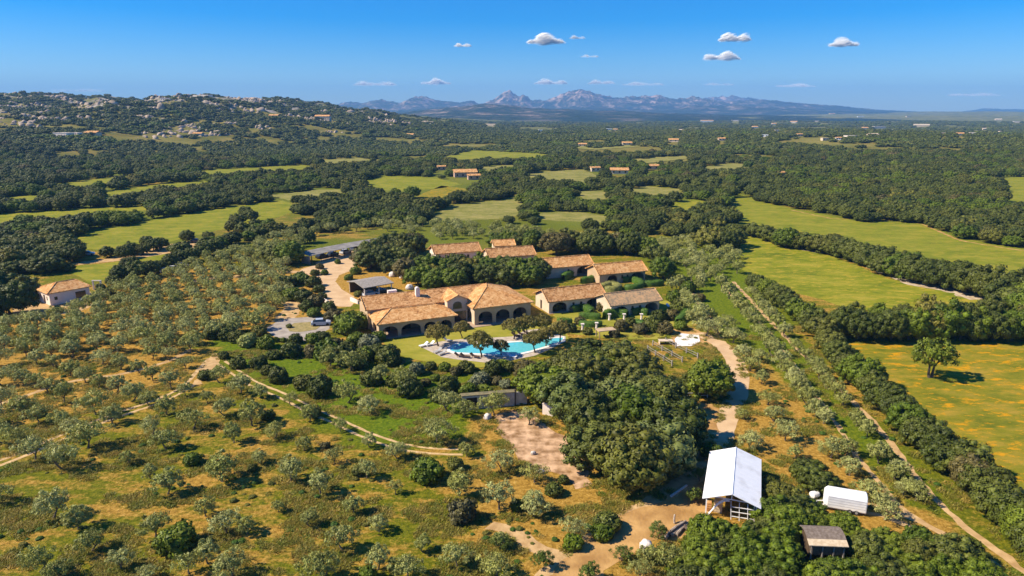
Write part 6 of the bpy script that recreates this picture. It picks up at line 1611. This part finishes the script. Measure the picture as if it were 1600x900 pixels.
for i, a in enumerate([
    ([(872, 505), (880, 508), (893, 506)], 1.6, 1.4, "short clipped hedge leading up from the pool trees"),
    ([(893, 488), (905, 483), (918, 486), (925, 492)], 1.8, 1.5, "curved clipped hedge before the first lower cottage's middle"),
    ([(905, 497), (920, 497), (938, 499)], 1.8, 1.3, "low clipped hedge in front of the curved one"),
    ([(906, 508), (920, 511), (940, 509)], 1.6, 1.2, "clipped hedge nearest the short stone pillars"),
    ([(944, 499), (955, 494), (970, 494), (980, 497)], 2.0, 1.9, "tall dark sided hedge between the two lower cottages"),
    ([(986, 492), (998, 489), (1012, 493)], 1.8, 1.5, "rounded hedge before the last lower cottage's windows"),
    ([(992, 507), (1010, 513), (1032, 510)], 1.6, 1.4, "long dark hedge above the terrace garden"),
    ([(1058, 506), (1066, 500), (1074, 490)], 1.8, 1.4, "hedge rising beside the white terrace"),
    ([(880, 438), (890, 432), (898, 426)], 2.0, 1.8, "rounded bright hedge left of the orange cottage's arch"),
    ([(908, 443), (920, 441), (933, 436)], 1.8, 1.6, "hedge just below the orange roofed cottage's arch"),
    ([(972, 441), (985, 438), (998, 443), (1003, 449)], 2.0, 1.5, "looped bright hedge before the last upper cottage"),
    ([(976, 453), (990, 454), (1003, 450)], 1.8, 1.6, "dark sided hedge between the upper and lower cottages"),
    ([(1006, 447), (1020, 447), (1036, 445)], 1.8, 1.5, "straight hedge at the end of the upper cottages")]): hedge(*a, seed=i)
hedge([(940, 452), (955, 447), (968, 452), (960, 456), (945, 455)], 2.0, 1.5, "pale yellow rounded hedge below the two upper cottages", 'hedgeyellow', 40)

# ---- grass tufts and weeds
def tuft(seed, n, h, spread):
    rs = np.random.RandomState(seed); V_ = []; F_ = []; T_ = []
    for i in range(n):
        a = rs.rand() * 6.28; r_ = spread * rs.rand() ** 0.5; bx, by = r_ * math.cos(a), r_ * math.sin(a)
        l_ = h * rs.uniform(0.5, 1.2); la = rs.rand() * 6.28; lean = l_ * rs.uniform(0.6, 1.5); w_ = 0.035 + 0.03 * rs.rand()
        c_, s_ = math.cos(la), math.sin(la)
        V_ += [(bx - s_ * w_, by + c_ * w_, 0), (bx + s_ * w_, by - c_ * w_, 0), (bx + c_ * lean, by + s_ * lean, l_)]; F_.append((3 * i, 3 * i + 1, 3 * i + 2)); T_ += [rs.rand()] * 3
    return npmesh("grass_tuft", V_, np.array(F_), [M['grass']], T_)
TU = [tuft(i, 70, 0.22, 0.6) for i in range(5)]
rg_ = np.random.RandomState(77)
n = 42000
yy = 46 + 95 * rg_.rand(n) ** 1.15; xx = (rg_.rand(n) * 2 - 1) * (yy * 0.80 + 8)
dens = fbm(xx / 9, yy / 6, 4) + 0.35 * fbm(xx / 2.5, yy / 2.5, 2)
kk = dens > 0.05
ppx, ppy = proj(xx, yy)
ROADP = [[(772,648),(832,648),(914,704),(928,756),(905,768),(838,738),(790,690)], [(1064,768),(1108,752),(1108,830),(985,868),(925,915),(840,915),(905,850),(985,800)], [(1070,642),(1110,630),(1125,640),(1110,695),(1096,680)], [(1095,515),(1150,550),(1160,620),(1135,700),(1095,760),(1060,775),(1080,740),(1120,690),(1145,610),(1120,545)], [(598,534),(884,500),(888,532),(750,574),(640,560)], [(1318,536),(1640,533),(1700,900),(1600,800),(1430,650)]] + BUILT + ROADS
for q in ROADP: kk &= ~inpoly(ppx, ppy, q)
def near_line(pts, wdt):
    P_ = np.array(wpoly(pts)); m_ = np.zeros(len(xx), bool)
    for a, b in zip(P_[:-1], P_[1:]):
        ab = b - a; t = np.clip(((xx - a[0]) * ab[0] + (yy - a[1]) * ab[1]) / (ab @ ab), 0, 1)
        m_ |= np.hypot(xx - a[0] - t * ab[0], yy - a[1] - t * ab[1]) < wdt
    return m_
for L_ in ([(-20, 730), (35, 711), (75, 692), (105, 680), (160, 656), (225, 635), (275, 616), (302, 598), (332, 560)], [(-10, 634), (40, 620), (95, 597), (150, 591), (205, 582), (262, 566), (300, 545)], [(345, 566), (395, 600), (425, 611), (460, 627), (490, 643), (525, 657), (565, 677), (612, 695), (650, 703), (724, 706)],
           [(1128, 446), (1170, 487), (1208, 525), (1238, 568), (1275, 618), (1318, 680), (1366, 745), (1410, 800), (1469, 834), (1534, 871), (1580, 930)], [(1145, 440), (1205, 503), (1280, 576), (1340, 635), (1400, 705), (1452, 770), (1515, 832), (1610, 900)], [(768, 818), (800, 830), (850, 862), (885, 880)]):
    kk &= ~near_line(L_, 1.1)
xx, yy = xx[kk], yy[kk]; k = rg_.uniform(0.5, 1.25, len(xx))
scatter("grass", np.stack([xx, yy, 0 * xx], 1), np.stack([k, k, k * rg_.uniform(.6, 1.2, len(k))], 1), rg_.rand(len(k)) * 6.28, rg_.randint(0, 5, len(k)), TU, "green and straw coloured grass tufts under the olive trees", "grass")
# small weeds and cushions
n = 2600
yy = 46 + 110 * rg_.rand(n) ** 1.1; xx = (rg_.rand(n) * 2 - 1) * (yy * 0.80 + 8); kk = np.ones(n, bool); ppx, ppy = proj(xx, yy)
for q in ROADP: kk &= ~inpoly(ppx, ppy, q)
kk &= fbm(xx / 14 + 9, yy / 14, 3) > 0.02
for L_ in ([(-20, 730), (35, 711), (105, 680), (225, 635), (302, 598), (332, 560)], [(345, 566), (460, 627), (565, 677), (650, 703), (724, 706)]): kk &= ~near_line(L_, 1.5)
xx, yy = xx[kk], yy[kk]; k = rg_.uniform(0.14, 0.42, len(xx))
scatter("weeds", np.stack([xx, yy, 0 * xx - 0.05], 1), np.stack([k, k, k * rg_.uniform(.4, .8, len(k))], 1), rg_.rand(len(k)) * 6.28, rg_.randint(0, 10, len(k)), BUSHM['yellowleaf'] + BUSHM['hedge'], "low green and yellow weeds dotted over the slopes", "weeds")
# granite boulders over the hill
n = 14000
bx = rg_.uniform(-1500, 60, n); by = rg_.uniform(820, 1650, n); bz = T(bx, by)
kk = (fbm(bx / 95 + 40, by / 95, 4) > 0.22 - 0.004 * np.clip(bz - 20, 0, 50)) & (bz > 14); bx, by, bz = bx[kk], by[kk], bz[kk]
def rockmesh(seed):
    rs = np.random.RandomState(seed); V0, F0 = ICO2
    v = V0 * (1 + 0.28 * fbm(V0[:, 0] * 1.4 + seed, V0[:, 1] * 1.4 + V0[:, 2] * 2, 3)[:, None] + 0.08 * rs.randn(len(V0), 1)) * np.array([1, .8, .9])
    return npmesh("rock", v, F0, [GRAN])
GRAN = mat("granite", (0.24, 0.175, 0.12), 0.9, (0.50, 0.40, 0.30), 0.8, 0.6, 3.0)
k = rg_.uniform(1.0, 3.6, len(bx)) * (1 + (rg_.rand(len(bx)) > 0.95) * 0.8)
scatter("hillside_rocks", np.stack([bx, by, bz], 1), np.stack([k * 1.3, k, k * rg_.uniform(.6, 1.3, len(k))], 1), rg_.rand(len(k)) * 6.28, rg_.randint(0, 5, len(k)), [rockmesh(i) for i in range(5)], "pale granite rocks strewn between the scrub of the hill", "rocks")
# named granite outcrops on the skyline and slopes
def outcrop(px, py, wpx, hpx, label, seed):
    x, y = Xat(px, py, 1420.0), 1420.0
    if py > 168:
        x, y = G(px, py)
        for _ in range(20):
            z = Tf(x, y); x, y = G(px, py, min(z, 44.0))
        y = min(y, 1480)
    z = Tf(x, y); s = y / FPX; rs = np.random.RandomState(seed)
    V0, F0 = ICO2; Vs = []; Fs = []; o = 0
    for i in range(9):
        a = rs.uniform(-1, 1); r_ = hpx * s * rs.uniform(0.3, 0.62) * (1 - 0.5 * abs(a))
        v = V0 * r_ * (1 + 0.25 * fbm(V0[:, 0] * 1.5 + seed + i, V0[:, 1] * 1.5 + V0[:, 2] * 2, 3)[:, None] + 0.05 * rs.randn(len(V0), 1)) * np.array([1.3, 1.1, 0.9]) + np.array([a * wpx * s / 2, rs.uniform(-1, 1) * wpx * s * 0.2, r_ * 0.4])
        Vs.append(v); Fs.append(F0 + o); o += len(V0)
    ob = link(bpy.data.objects.new("granite_outcrop", npmesh("granite_outcrop", np.concatenate(Vs), np.concatenate(Fs), [GRAN]))); ob.location = (x, y, z); tag(ob, label, "rock outcrop", "granite outcrops of the hill")
for i, a in enumerate([(330, 156, 34, 8, "pale granite crag capping the hill's highest hump"), (95, 163, 26, 8, "granite crag high on the hill's left shoulder"), (400, 165, 30, 7, "broad granite slabs below the hill's second hump"), (445, 170, 26, 7, "granite slabs where the skyline starts to drop"),
                       (95, 195, 26, 8, "pinkish granite slabs on the lower left slope"), (130, 198, 22, 9, "bright granite outcrop lowest on the left slope"), (30, 200, 30, 7, "scattered granite slabs at the hill's left edge"), (232, 172, 24, 6, "granite crag below the long flat skyline"),
                       (680, 203, 22, 9, "lone pale rock face where the hill meets the valley"), (540, 184, 24, 7, "granite boulders at the hill's sinking end"), (270, 180, 20, 6, "granite outcrop in the hill's centre"), (500, 180, 26, 6, "granite slabs beside the first blue mountain")]): outcrop(*a, seed=i + 50)
